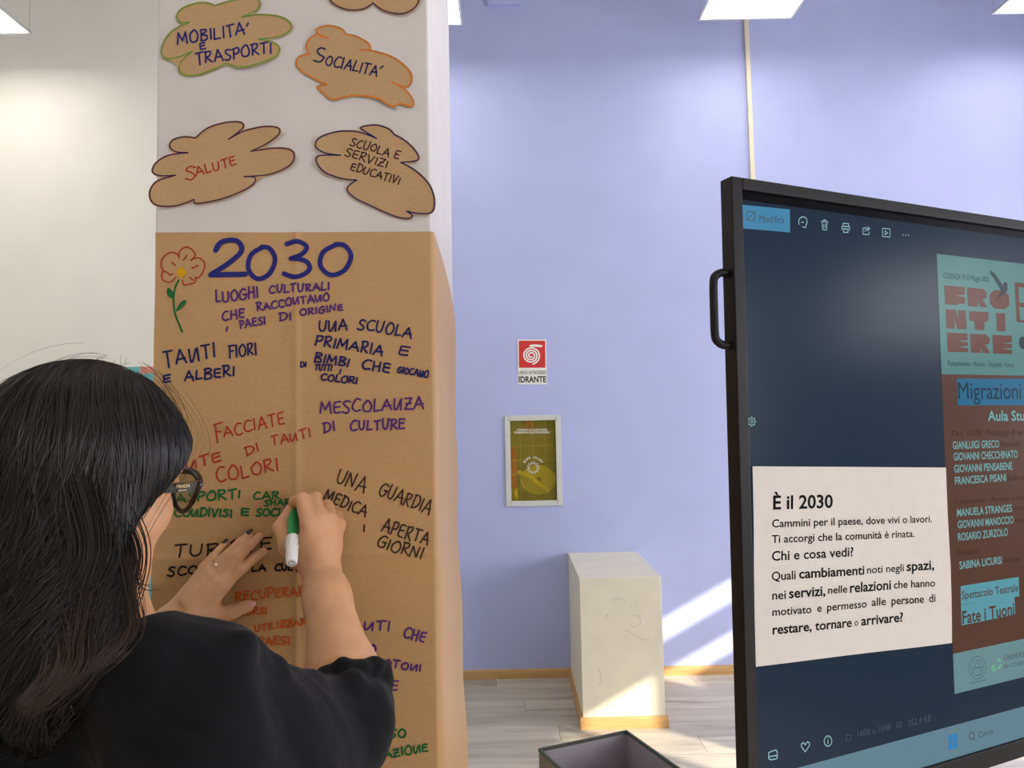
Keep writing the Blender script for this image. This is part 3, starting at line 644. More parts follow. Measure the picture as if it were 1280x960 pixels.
obj('bezel', bm, M['black_plastic'], dsp)
bm = BM(); fbox(bm, TL, su, sv, sp_.n, (.07, -BHt+.05, -.065), (BWid-.07, -.05, -.026), .004); obj('back_housing', bm, M['black_plastic'], dsp)
def scr(name, sh, rough=.22, spec=.08, es=1.0):
    return mat(name, (6, 7, 9), rough, spec=spec, emit=sh, es=es)
M['scr_border'] = mat('screen_border', (10, 10, 11), .2, spec=.1)
M['scr_navy'] = scr('screen_navy', (32, 46, 62)); M['scr_teal'] = scr('screen_teal', (84, 130, 128)); M['scr_brown'] = scr('screen_brown', (88, 60, 46)); M['scr_blue'] = scr('screen_blue', (32, 104, 138))
M['scr_sky'] = scr('screen_sky', (72, 136, 176)); M['scr_bar'] = scr('screen_taskbar', (100, 132, 146)); M['scr_icon'] = scr('screen_icon', (150, 190, 192)); M['scr_white'] = scr('screen_white', (108, 142, 146)); M['scr_dark'] = scr('screen_dark', (26, 44, 52)); M['scr_grey'] = scr('screen_grey', (74, 84, 88))
M['scr_rust'] = scr('screen_rust', (98, 56, 42)); M['scr_pale'] = scr('screen_pale', (112, 164, 166)); M['scr_umber'] = scr('screen_umber', (62, 42, 32)); M['scr_cyan'] = scr('screen_cyan', (92, 156, 168))
scn = quad(sp_, [(bf-.001, -BHt+.029), (BWid-bf+.001, -BHt+.029), (BWid-bf+.001, -.017), (bf-.001, -.017)], M['scr_border'], dsp, 'screen', -.006, .002, ab=True)
def Q(P, m_, name, off, ab=False): return quad(sp_, P, M[m_], scn, name, off, .0002, ab=ab)
s0 = sp_.ab(929, 248)
sx0, sy0 = s0.x, s0.y; sx1 = BWid-bf-.012; sy1 = -BHt+.0295
Q([(sx0, sy1), (sx1, sy1), (sx1, sy0), (sx0, sy0)], 'scr_navy', 'viewer_background', -.0058, True)
tb = sp_.ab(1280, 885.5).y
Q([(sx0, sy1), (sx1, sy1), (sx1, tb), (sx0, tb)], 'scr_bar', 'taskbar', -.0056, True)
P0 = sp_.ab(1171, 316); P1 = sp_.ab(1201, 868); px0 = (P0.x+P1.x)/2; ptop, pbot = P0.y, P1.y; pw = ptop-pbot
Q([(px0, pbot), (px0+pw, pbot), (px0+pw, ptop), (px0, ptop)], 'scr_brown', 'poster_image', -.0056, True)
yb1 = sp_.ab(1182, 467.5).y; yb2 = sp_.ab(1198, 818).y
Q([(px0, yb1), (px0+pw, yb1), (px0+pw, ptop), (px0, ptop)], 'scr_teal', 'poster_header', -.0054, True)
Q([(px0, pbot), (px0+pw, pbot), (px0+pw, yb2), (px0, yb2)], 'scr_white', 'poster_footer', -.0054, True)
def za(x, y): return (1160+x/6, 310+y/6)
def zb_(x, y): return (1160+x/6, 460+y/6)
def zc(x, y): return (1160+x/5.333, 600+y/5.333)
def zd(x, y): return (920+x/3.5556, 780+y/3.5556)
def zt(x, y): return (880+x/3.2, 210+y/3.2)
def T(s, a, b, h, m_, off=-.0050, bold=0): return text(sp_, s, a, b, h, M[m_], scn, off=off, bold=bold, name='screen_text')
T('COSENZA 19-23 Maggio 2025', za(138, 222), za(480, 250), 7, 'scr_dark')
# chunky title letters
chunk = {
 'F': [(0, 0), (1, 0), (1, .42), (.55, .5), (1, .56), (1, .92), (.62, .92), (.62, 1), (0, 1)],
 'R': [(0, 0), (.8, 0), (1, .2), (.95, .5), (.75, .56), (1, 1), (.62, 1), (.5, .7), (.5, 1), (0, 1)],
 'O': [(.25, 0), (.75, 0), (1, .25), (1, .75), (.75, 1), (.25, 1), (0, .75), (0, .25)],
 'N': [(0, 0), (.5, 0), (.62, .45), (.62, 0), (1, 0), (1, 1), (.55, 1), (.4, .5), (.4, 1), (0, 1)],
 'T': [(0, 0), (1, 0), (1, .5), (.8, .55), (.78, 1), (.28, 1), (.26, .55), (0, .5)],
 'I': [(.1, 0), (.9, 0), (.9, 1), (.1, 1)],
 'E': [(0, 0), (1, 0), (1, .36), (.5, .42), (1, .46), (1, .66), (.5, .72), (1, .78), (1, 1), (0, 1)]}
def big(ch, c0, c1, c2, c3):
    q = [sp_.ab(*za(*c)) for c in (c0, c1, c2, c3)]
    P = []
    for a, b in chunk[ch]: P.append((q[0]*(1-a)*(1-b)+q[1]*a*(1-b)+q[2]*a*b+q[3]*(1-a)*b))
    Q([tuple(p) for p in P], 'scr_rust', 'title_letter', -.0052, True)
big('F', (143, 275), (298, 290), (300, 428), (152, 420)); big('R', (316, 292), (465, 305), (470, 444), (322, 432)); big('O', (485, 310), (628, 318), (634, 460), (488, 450))
big('N', (155, 455), (305, 465), (312, 608), (162, 600)); big('T', (330, 470), (475, 478), (475, 616), (335, 610)); big('I', (525, 482), (608, 488), (612, 625), (532, 620))
big('E', (163, 630), (318, 640), (324, 780), (172, 778)); big('R', (338, 640), (485, 648), (492, 788), (345, 782)); big('E', (505, 650), (650, 655), (655, 794), (512, 790))
Q([za(672, 255), za(760, 262), za(765, 560), za(688, 552)], 'scr_rust', 'picture_block', -.0052)
Q([za(700, 290), za(760, 295), za(762, 410), za(706, 408)], 'scr_teal', 'picture_block', -.0050)
Q([za(706, 440), za(762, 445), za(762, 540), za(712, 536)], 'scr_teal', 'picture_block', -.0050)
cc_ = sp_.ab(*za(735, 710)); Q([(cc_.x+.0118*math.cos(a*math.pi/8), cc_.y+.0118*math.sin(a*math.pi/8)) for a in range(16)], 'scr_dark', 'round_mark', -.0050, True)
Q([za(*p) for p in ((485, 160), (520, 185), (565, 250), (585, 285), (588, 262), (602, 250), (616, 262), (618, 310), (600, 340), (570, 358), (545, 385), (530, 390), (560, 350), (572, 315), (540, 265), (508, 210), (480, 178), (500, 188))], 'scr_dark', 'swallow_drawing', -.0048)
T('Ripopolamento - Ritorno - Ospitalità - Futuro', za(172, 880), za(668, 893), 6.5, 'scr_dark')
Q([zb_(238, 78), zb_(760, 80), zb_(760, 278), zb_(245, 280)], 'scr_blue', 'title_band', -.0052)
T('Migrazioni', zb_(250, 232), zb_(722, 232), 22, 'scr_dark', bold=0)
T('Aula Studio', zb_(470, 395), zb_(850, 392), 12.5, 'scr_pale', bold=.02)
T('Ore 15.00  Messaggi di apertura', zb_(203, 515), zb_(860, 498), 8, 'scr_umber')
for s_, a, b in (('GIANLUIGI GRECO', (207, 608), (555, 596)), ('GIOVANNI CHECCHINATO', (213, 694), (695, 672)), ('GIOVANNI PENSABENE', (218, 785), (655, 762)), ('FRANCESCA PISANI', (224, 876), (608, 848))): T(s_, zb_(*a), zb_(*b), 9.5, 'scr_pale', bold=.02)
T('Rettore', zb_(570, 595), zb_(715, 590), 8, 'scr_umber'); T('Studentessa', zb_(620, 848), zb_(800, 838), 8, 'scr_umber')
T('I sessione - Analisi e testimonianze', zc(205, 168), zc(860, 115), 7.5, 'scr_umber')
for s_, a, b in (('MANUELA STRANGES', (213, 245), (580, 213)), ('GIOVANNI MANOCCIO', (217, 325), (590, 290)), ('ROSARIO ZURZOLO', (220, 408), (553, 372)), ('SABINA LICURSI', (230, 598), (512, 560))): T(s_, zc(*a), zc(*b), 9.5, 'scr_pale', bold=.02)
T('Modera', zc(222, 510), zc(362, 495), 8, 'scr_umber'); T('docente', zc(525, 555), zc(640, 542), 7, 'scr_umber'); T('Unical', zc(598, 212), zc(700, 204), 7, 'scr_umber'); T('ricercatore', zc(606, 288), zc(740, 276), 7, 'scr_umber')
Q([zc(238, 712), zc(624, 650), zc(630, 780), zc(240, 835)], 'scr_cyan', 'event_band', -.0052); Q([zc(240, 838), zc(596, 783), zc(602, 900), zc(246, 975)], 'scr_cyan', 'event_band', -.0052)
T('Spettacolo Teatrale', zc(245, 800), zc(622, 745), 10, 'scr_brown', bold=.01); T('Fate i Tuoni', zc(250, 965), zc(596, 900), 16, 'scr_brown', bold=.02)
# footer crest and tool icons as pen lines
def L(lines, wd, m_, name, zf_, off=-.0048, closed=False): return stroke(sp_, [[zf_(*p) for p in l] for l in lines], wd, M[m_], scn, name, off=off, closed=closed)
circ = lambda cx, cy, rx, ry, n=18, a0=0, a1=6.283: [(cx+rx*math.cos(a0+(a1-a0)*i/n), cy+ry*math.sin(a0+(a1-a0)*i/n)) for i in range(n+1)]
L([circ(1085, 198, 38, 50), circ(1085, 198, 26, 36), [(1070, 220), (1078, 180), (1092, 172), (1100, 215)], [(1066, 200), (1104, 196)], [(1052, 268), (1124, 252)]], .0009, 'scr_grey', 'crest_emblem', zd)
M['scr_leaf'] = scr('screen_leaf', (110, 186, 140))
L([[(1150, 200), (1160, 190)], [(1180, 200), (1190, 185)], [(1176, 160), (1186, 168)], [(1155, 212), (1165, 205)]], .004, 'scr_leaf', 'sprout_logo', zd)
T('UNIVERSITÀ', zd(1205, 168), zd(1330, 140), 7, 'scr_grey'); T('DI COSENZA', zd(1205, 202), zd(1330, 176), 5, 'scr_grey')
Q([zt(154, 142), zt(354, 162), zt(355, 254), zt(156, 237)], 'scr_sky', 'edit_button', -.0054)
T('Modifica', zt(232, 212), zt(332, 218), 9, 'scr_grey')
L([[(180, 175), (180, 205), (205, 208), (213, 200), (213, 172), (190, 170), (180, 175)], [(186, 200), (214, 172)]], .0012, 'scr_grey', 'edit_icon', zt)
L([circ(405, 212, 17, 20, 14, 2.6, 6.9), [(418, 222), (416, 236), (404, 232)], [(400, 214), (408, 214)]], .0015, 'scr_icon', 'rotate_icon', zt)
L([[(478, 210), (506, 213)], [(482, 212), (484, 243), (500, 245), (502, 214)], [(488, 208), (488, 204), (497, 205), (497, 209)], [(489, 220), (489, 236)], [(496, 220), (496, 236)]], .0013, 'scr_icon', 'bin_icon', zt)
L([[(566, 228), (566, 218), (588, 220), (588, 230)], [(562, 244), (562, 230), (592, 232), (592, 246)], [(568, 240), (568, 254), (586, 255), (586, 242), (568, 240)]], .0015, 'scr_icon', 'printer_icon', zt)
L([[(658, 236), (646, 238), (646, 262), (668, 264), (671, 254)], [(654, 250), (660, 240), (672, 240)], [(664, 232), (673, 240), (664, 248)]], .0014, 'scr_icon', 'share_icon', zt)
L([[(724, 238), (754, 241), (754, 274), (724, 271), (724, 238)], [(734, 248), (734, 264), (745, 257), (734, 248)]], .0013, 'scr_icon', 'play_icon', zt)
L([[(806, 265), (807, 265)], [(817, 266), (818, 266)], [(828, 267), (829, 267)]], .0020, 'scr_icon', 'more_icon', zt)
idn = lambda x, y: (x, y)
L([circ(942.5, 527, 4, 4.6), circ(942.5, 527, 1.5, 1.8)]+[[(942.5+4*math.cos(a), 527+4.6*math.sin(a)), (942.5+5.6*math.cos(a), 527+6.4*math.sin(a))] for a in [k*math.pi/4 for k in range(8)]], .0010, 'scr_icon', 'gear_icon', idn)
L([[(168, 572), (188, 566), (194, 572), (194, 602), (188, 606), (164, 610), (156, 604), (156, 578), (168, 572)], [(158, 596), (194, 590)]], .0016, 'scr_icon', 'screen_icon', zd)
L([[(319, 574), (302, 552), (301, 540), (310, 533), (319, 543), (328, 529), (337, 533), (338, 545), (319, 574)]], .0015, 'scr_icon', 'heart_icon', zd)
L([circ(420, 526, 17, 23), [(420, 522), (420, 538)], [(420, 513), (420, 514)]], .0015, 'scr_icon', 'info_icon', zd)
T('1600 x 1598', zd(553, 508), zd(698, 476), 8, 'scr_grey'); T('352,4 KB', zd(778, 460), zd(880, 434), 8, 'scr_grey')
L([[(500, 500), (500, 524), (522, 520), (522, 498), (500, 500)]], .0012, 'scr_grey', 'size_icon', zd); L([[(726, 444), (726, 466), (746, 462), (746, 440), (726, 444)], [(730, 456), (742, 453)]], .0012, 'scr_grey', 'disk_icon', zd)
M['scr_win'] = scr('screen_window_blue', (48, 130, 190))
for q in (((958, 500), (976, 496), (976, 528), (958, 532)), ((980, 495), (998, 491), (998, 524), (980, 528)), ((958, 536), (976, 532), (976, 562), (958, 566)), ((980, 531), (998, 527), (998, 557), (980, 562))):
    Q([zd(*p) for p in q], 'scr_win', 'start_button', -.0052)
L([circ(1060, 502, 12, 15), [(1068, 514), (1076, 522)]], .0017, 'scr_grey', 'search_icon', zd); T('Cerca', zd(1092, 512), zd(1156, 494), 8, 'scr_grey')
# handle on the left flank
hp = lambda x, y: TL + su*(-x) + sv*y
ya, yb_ = sp_.ab(905, 338).y, sp_.ab(908, 430).y
bm = BM(); nb = -sp_.n
H = [hp(-.004, ya), hp(.010, ya), hp(.020, ya-.004), hp(.026, ya-.014), hp(.0265, (ya+yb_)/2), hp(.026, yb_+.014), hp(.020, yb_+.004), hp(.010, yb_), hp(-.004, yb_)]
H = [p+nb*.015 for p in H]; tube(bm, catmull(H, 4), .0062, 10); o = obj('handle', bm, M['black_plastic'], dsp, smooth=True)
# stand (below the frame)
bm = BM(); Cc = TL+su*(BWid/2)+nb*.13; Cc.z = 0
for s_ in (-.25, .25):
    q = Cc+su*s_; fbox(bm, q, su, away, Z, (-.03, -.02, .10), (.03, .02, TL.z-.25), .003)
fbox(bm, Cc, su, away, Z, (-.28, -.055, TL.z-.55), (.28, -.015, TL.z-.35), .003); fbox(bm, Cc, su, away, Z, (-.45, -.03, .08), (.45, .03, .12), .003)
obj('stand_frame', bm, M['black_plastic'], dsp)
for s_ in (-.42, .42):
    bm = BM(); fbox(bm, Cc+su*s_, su, away, Z, (-.025, -.32, .075), (.025, .32, .11), .004); lg = obj('leg', bm, M['black_plastic'], dsp)
    for q_ in (-.28, .28):
        bm = BM(); c0 = Cc+su*s_+away*q_+Z*.036; tube(bm, [c0-su*.012, c0+su*.012], .036, 20); obj('castor', bm, M['black_plastic'], lg)
# sheet on the display
M['paper'] = mat('white_paper', (212, 205, 197), .7, noise=(40, .02), bump=(25, .12, .002)); M['print'] = mat('black_print', (16, 15, 16), .8, spec=.1)
np_ = [sp_.ab(942, 583), sp_.ab(1183, 584.5), sp_.ab(1190, 640), sp_.ab(1190.5, 804), sp_.ab(946, 834)]
np_ = [np_[0], np_[1], np_[3], np_[4]]
pc = sp_.pt(sum(p.x for p in np_)/4, sum(p.y for p in np_)/4, 0)
nt_ = thing('printed_notice', pc, 'white paper notice with black text headed È il 2030, stuck on the display', 'notice')
curl2 = lambda a, b: .0016 + .0035*max(0, a-.5)**2*4*(.4+.6*(1-abs(2*b-1.1))) + .0006*math.sin(a*9+b*7)
bm = BM(); n = 24; g = []
for j in range(n+1):
    row = []
    for i in range(n+1):
        a, b = i/n, j/n; q = np_[0]*(1-a)*(1-b)+np_[1]*a*(1-b)+np_[2]*a*b+np_[3]*(1-a)*b
        row.append(bm.verts.new(sp_.pt(q.x, q.y, curl2(a, b)-.004)))
    g.append(row)
for j in range(n):
    for i in range(n): bm.faces.new((g[j][i], g[j][i+1], g[j+1][i+1], g[j+1][i]))
e_ = bmesh.ops.extrude_face_region(bm, geom=bm.faces[:]); bmesh.ops.translate(bm, verts=[v for v in e_['geom'] if isinstance(v, bmesh.types.BMVert)], vec=sp_.n*.0003)
obj('paper', bm, M['paper'], nt_)
def zn(x, y): return (920+x/3.555, 570+y/3.555)
for s_, a, b, h, bo in (('È il 2030', (168, 237), (436, 230), 17, .022), ('Cammini per il paese, dove vivi o lavori.', (164, 318), (872, 294), 10, .013), ('Ti accorgi che la comunità è rinata.', (163, 388), (796, 360), 10, .013), ('Chi e cosa vedi?', (164, 467), (525, 445), 12.0, .016),
    ('Quali', (164, 555), (270, 548), 11, .014), ('cambiamenti', (285, 545), (574, 527), 12, .022), ('noti negli', (586, 523), (750, 513), 9.5, .013), ('spazi,', (762, 512), (880, 503), 12, .022),
    ('nei', (166, 640), (226, 636), 11, .014), ('servizi,', (240, 633), (400, 620), 12.5, .022), ('nelle', (412, 613), (498, 607), 9.5, .013), ('relazioni', (510, 608), (694, 594), 12.5, .022), ('che hanno', (706, 590), (884, 579), 9.5, .013),
    ('motivato', (166, 712), (338, 698), 10, .014), ('e', (364, 694), (384, 692), 10, .014), ('permesso', (408, 690), (586, 674), 10, .014), ('alle', (608, 668), (672, 663), 10, .014), ('persone', (696, 662), (836, 652), 10, .014), ('di', (858, 650), (886, 647), 10, .014),
    ('restare, tornare', (166, 794), (520, 760), 12, .022), ('o', (532, 757), (549, 755), 9, .008), ('arrivare?', (562, 755), (746, 736), 12, .022)):
    o = text(sp_, s_, zn(*a), zn(*b), h, M['print'], nt_, off=-.0002, bold=bo)
    # lay the words on the curled paper
    w0 = np_[0]; wu = (np_[1]-np_[0]).length; hv = (np_[0]-np_[3]).length
    for v in o.data.vertices:
        wp = v.co+base(o)-TL; a = (wp.dot(su)-w0.x)/wu; b = (w0.y-wp.dot(sv))/hv
        v.co += sp_.n*(curl2(a, b)-.004+.0006+.0002)
# ------------------------------------------------------------------ signed-distance modelling
class Shape:
    """list of blended primitives evaluated on numpy points"""
    def __init__(s): s.p = []
    def cap(s, a, b, ra, rb, k=.01, op='+', d=0):
        a, b = np.array(a, float), np.array(b, float); s.p.append(('c', a, b, ra, rb, k, op, d)); return s
    def ell(s, c, r, R=None, k=.01, op='+'):
        s.p.append(('e', np.array(c, float), np.array(r, float), np.array(R if R is not None else np.eye(3), float), 0, k, op, 0)); return s
    @staticmethod
    def dist(q, P):
        if q[0] == 'c':
            _, a, b, ra, rb = q[:5]; ba = b-a; pa = P-a
            h = np.clip(pa@ba/max(ba@ba, 1e-9), 0, 1)
            return np.sqrt(((pa-h[:, None]*ba)**2).sum(1)) - (ra+(rb-ra)*h)
        _, c, r, R = q[:4]; L = (P-c)@R          # R columns = local axes
        k0 = np.sqrt(((L/r)**2).sum(1)); k1 = np.sqrt(((L/r**2)**2).sum(1))+1e-9
        return k0*(k0-1)/k1
    def ev(s, P, cull=None, rad=0):
        d = np.full(len(P), 1.0)
        for q in s.p:
            k = q[5]
            if cull is not None:
                dc = s.dist(q, cull)[0]
                if dc > rad*1.25+k+.012: continue
            e = s.dist(q, P)
            if q[6] == '+':
                h = np.maximum(k-np.abs(d-e), 0)/k; d = np.minimum(d, e)-h*h*k*.25
            else:
                h = np.maximum(k-np.abs(-d-e), 0)/k; d = np.maximum(d, -e)+h*h*k*.25
        return d
def polygonise(ev, lo, hi, h, nb=16):
    """blockwise surface nets of ev(P, cull, rad)"""
    lo = np.array(lo); N = np.ceil((np.array(hi)-lo)/h/nb).astype(int)
    I = np.stack(np.meshgrid(*[np.arange(n) for n in N], indexing='ij'), -1).reshape(-1, 3)
    cen = lo+(I*nb+nb/2)*h; rad = nb*h*math.sqrt(3)/2
    dc = ev(cen); I = I[np.abs(dc) < rad*1.5+.012]
    g = np.arange(nb+1); gx = np.stack(np.meshgrid(g, g, g, indexing='ij'), -1)
    keys, verts, quads = [], [], []
    S = 1 << 20
    K = lambda c: (c[..., 0].astype(np.int64)*S + c[..., 1])*S + c[..., 2]
    off = np.array([[i, j, k] for i in (0, 1) for j in (0, 1) for k in (0, 1)])
    edges = [(a, b) for a in range(8) for b in range(a+1, 8) if np.abs(off[a]-off[b]).sum() == 1]
    for b in I:
        G_ = gx+b*nb; P = lo+G_.reshape(-1, 3)*h
        c = lo+(b*nb+nb/2)*h
        D = ev(P, c[None], rad).reshape(nb+1, nb+1, nb+1)
        if D.min() > 0 or D.max() < 0: continue
        cor = np.stack([D[o[0]:nb+o[0], o[1]:nb+o[1], o[2]:nb+o[2]] for o in off], -1)
        sg = cor < 0; act = sg.any(-1) & ~sg.all(-1)
        if not act.any(): continue
        cc = np.argwhere(act); V = cor[act]; acc = np.zeros((len(cc), 3)); cnt = np.zeros(len(cc))
        for a, e in edges:
            m_ = (V[:, a] < 0) != (V[:, e] < 0)
            t = np.where(m_, V[:, a]/np.where(m_, V[:, a]-V[:, e], 1), 0)
            acc += np.where(m_[:, None], off[a]+t[:, None]*(off[e]-off[a]), 0); cnt += m_
        gc = cc+b*nb+8
        keys.append(K(gc)); verts.append(lo+(cc+b*nb+acc/cnt[:, None])*h)
        neg = D < 0
        for ax in range(3):
            n1 = [slice(0, nb)]*3; n2 = list(n1); n2[ax] = slice(1, nb+1)
            A_, B_ = neg[tuple(n1)], neg[tuple(n2)]; e = np.argwhere(A_ != B_)
            if not len(e): continue
            flip = A_[A_ != B_]; e = e+b*nb+8
            u = np.zeros(3, int); v = np.zeros(3, int); u[(ax+1) % 3] = 1; v[(ax+2) % 3] = 1
            q = np.stack([K(e), K(e-u), K(e-u-v), K(e-v)], 1)
            q[flip] = q[flip]; q[~flip] = q[~flip][:, ::-1]; quads.append(q)
    keys = np.concatenate(keys); verts = np.concatenate(verts); quads = np.concatenate(quads)
    o = np.argsort(keys); ks_ = keys[o]
    idx = np.searchsorted(ks_, quads); idx = np.clip(idx, 0, len(ks_)-1); ok = (ks_[idx] == quads).all(1)
    return verts, o[idx[ok]]
def snoise(P, f, seed):
    r = np.random.default_rng(seed); v = 0
    for i in range(5):
        w_ = r.normal(size=3)*f; v = v+np.sin(P@w_+r.uniform(0, 6.28))
    return v/5

# ------------------------------------------------------------------ the woman
M['skin'] = mat('skin', (206, 154, 112), .5, sss=.12, noise=(45, .06), bump=(420, .12, .0008), spec=.4)
M['lips'] = mat('lips', (150, 74, 70), .4)
M['fabric'] = mat('black_knit', (15, 15, 17), .9, noise=(300, .1), bump=(900, .2, .0008), spec=.15, sheen=.05)
M['trouser'] = mat('dark_trousers', (30, 30, 38), .85, noise=(300, .1)); M['shoe'] = mat('shoe_leather', (24, 22, 22), .4)
M['nail_dark'] = mat('nail_polish_dark', (26, 20, 30), .15, spec=.6); M['nail_nude'] = mat('nail_nude', (214, 160, 146), .25, spec=.5)
person = thing('person', (-.50, .74, 0), 'woman with long dark hair, dark-rimmed glasses and black top, writing on the kraft paper', 'person')
V3 = Vector
# head frame
yaw = 70*D2R
Fh = V3((math.cos(yaw), math.sin(yaw), -.10)).normalized(); Rh = Fh.cross(V3((0, 0, 1))).normalized(); Uh = Rh.cross(Fh)
rl = 13*D2R; Rh, Uh = (Rh*math.cos(rl)-Uh*math.sin(rl)), (Uh*math.cos(rl)+Rh*math.sin(rl))
HC = at(113, 597, .80)
HR = np.array([[Rh[i], Fh[i], Uh[i]] for i in range(3)])
def h(x, y, z): return HC+Rh*x+Fh*y+Uh*z
sh = Shape()
E = lambda c, r, k=.012, op='+', S=sh: S.ell(h(*c), r, HR, k, op)
# joints
neck = at(96, 765, .785); RS = V3((-.335, .715, 1.405)); RE = at(440, 902, .905); RW = at(402, 714, 1.048)
LS = V3((-.615, .90, 1.415)); LE = V3((-.690, .93, 1.225)); LW = at(212, 778, 1.072)
pelv = V3((-.56, .66, .95)); chest = V3((-.50, .775, 1.27))
E((0, -.012, .035), (.072, .092, .080), .02); E((0, .03, -.02), (.057, .062, .082), .02)
sh.cap(h(-.043, .014, -.082), h(-.012, .072, -.110), .024, .019, .02); sh.cap(h(.043, .014, -.082), h(.012, .072, -.110), .024, .019, .02)
sh.cap(h(-.01, .080, -.108), h(.01, .080, -.108), .013, .013, .012)
for s in (-1, 1):
    sh.cap(h(s*.043, .034, -.045), h(s*.030, .052, -.100), .024, .024, .02)
    E((s*.037, .058, -.030), (.022, .023, .026), .018)
    E((s*.032, .088, .004), (.016, .014, .010), .012, '-'); E((s*.032, .078, .003), (.0135, .013, .0115), .004)
    sh.cap(h(s*.014, .092, .020), h(s*.044, .078, .022), .005, .004, .012)
    E((s*.076, -.004, -.008), (.007, .017, .030), .006); E((s*.081, .002, -.006), (.004, .008, .015), .005, '-')
    E((s*.010, .108, -.030), (.008, .009, .007), .006)
sh.cap(h(0, .092, .012), h(0, .112, -.026), .0075, .0095, .010)
sh.cap(h(-.022, .086, -.056), h(.022, .086, -.056), .006, .006, .008); sh.cap(h(-.017, .090, -.064), h(.017, .090, -.064), .0065, .0065, .006)
sh.cap(h(0, -.03, -.03), neck, .050, .053, .02)
sh.cap(neck+V3((0, 0, -.02)), chest, .058, .10, .05); sh.cap(RS, LS, .048, .048, .05)
sh.cap(chest, pelv, .10, .12, .06)
# arms
sh.cap(RS, RE, .046, .040, .02)
mid = RE.lerp(RW, .28); sh.cap(RE, mid, .038, .043, .02); sh.cap(mid, RE.lerp(RW, .80), .043, .030, .02); sh.cap(RE.lerp(RW, .80), RW, .030, .0262, .02)
sh.cap(LS, LE, .046, .040, .02); ml_ = LE.lerp(LW, .3); sh.cap(LE, ml_, .038, .041, .02); sh.cap(ml_, LW, .041, .0235, .02)
def finger(J, R, k=.0035):
    for i in range(len(J)-1): sh.cap(J[i], J[i+1], R[i], R[i+1], k if i else .004)
# right hand
rM = [at(386, 655, 1.042), at(399, 648, 1.052), at(413, 648, 1.066), at(423.5, 656, 1.080)]
for q, (ra, rb) in zip(rM, ((.020, .0115), (.021, .0115), (.020, .0110), (.017, .0105))): sh.cap(RW, q, ra, rb, .012)
sh.cap(RW.lerp(rM[0], .5), RW.lerp(rM[3], .5), .017, .015, .012)
finger([rM[0], at(377.5, 624, 1.060), at(368.5, 627, 1.085), at(367.5, 636, 1.096)], [.0115, .0105, .0085, .0072])
finger([rM[1], at(394, 623, 1.074), at(383, 634, 1.100), at(375, 646, 1.102)], [.0110, .0100, .0082, .0072])
finger([rM[2], at(409, 633, 1.090), at(398, 645, 1.105), at(389, 655, 1.104)], [.0105, .0095, .0080, .0070])
finger([rM[3], at(421, 646, 1.100), at(412, 657, 1.108), at(402, 663, 1.107)], [.0100, .0088, .0075, .0066])
rT = [at(384, 700, 1.052), at(362, 683, 1.058), at(350.5, 659, 1.070), at(361, 641, 1.083)]
sh.cap(RW, rT[0], .018, .0155, .012); sh.cap(rT[0], rT[1], .0155, .0125, .012); sh.cap(rT[1], rT[2], .0125, .0108, .006); sh.cap(rT[2], rT[3], .0108, .0085, .004)
sh.cap(rT[1], rM[0].lerp(RW, .35), .010, .013, .016)
# left hand, palm on the paper
lM = [at(278, 731, 1.092), at(270, 722, 1.089), at(262.5, 714, 1.090), at(256.5, 709, 1.094)]
for q, (ra, rb) in zip(lM, ((.0190, .0092), (.0195, .0092), (.0190, .0086), (.0165, .0080))): sh.cap(LW, q, ra, rb, .007)
finger([lM[0], at(302, 711.5, 1.098), at(317, 698, 1.106), at(329, 689.5, 1.1115)], [.0095, .0083, .0074, .0063], .002)
finger([lM[1], at(297, 696, 1.094), at(312, 682, 1.103), at(324.5, 670.5, 1.1105)], [.0095, .0083, .0074, .0063], .002)
finger([lM[2], at(285, 693, 1.095), at(299, 679, 1.103), at(312, 667.5, 1.1105)], [.0090, .0078, .0069, .0060], .002)
finger([lM[3], at(266, 697, 1.098), at(274, 688, 1.104), at(281.5, 680, 1.1115)], [.0084, .0071, .0063, .0056], .002)
lT = [at(243, 771, 1.078), at(266, 771, 1.088), at(290, 765, 1.098), at(310, 757.5, 1.108)]
sh.cap(LW, lT[0], .018, .0145, .012); sh.cap(lT[0], lT[1], .0145, .0120, .010); sh.cap(lT[1], lT[2], .0120, .0108, .004); sh.cap(lT[2], lT[3], .0108, .0092, .004)
sh.cap(lT[0].lerp(lT[1], .5), lM[0], .010, .0095, .014)
# tendons on the back of the left hand
for q in lM[:3]: sh.cap(LW.lerp(q, .45)+V3((0, -.0165, .002)), q+V3((0, -.0075, .0)), .003, .0035, .008)
# legs
for s in (-1, 1):
    hip = pelv+Rh*.085*s; hip.z = .92; kn = V3((hip.x+.03, hip.y+.06, .50)); an = V3((hip.x+.02, hip.y+.04, .085))
    sh.cap(hip, kn, .085, .055, .04); sh.cap(kn, kn.lerp(an, .3), .052, .055, .02); sh.cap(kn.lerp(an, .3), an, .055, .036, .02)
def body_ev(P, cull=None, rad=0):
    return sh.ev(P, cull, rad)
V_, Q_ = polygonise(body_ev, (-.95, .45, .04), (-.10, 1.135, 1.78), .0024)
o = npmesh('body', V_, Q_[:, ::-1], M['skin'], person)
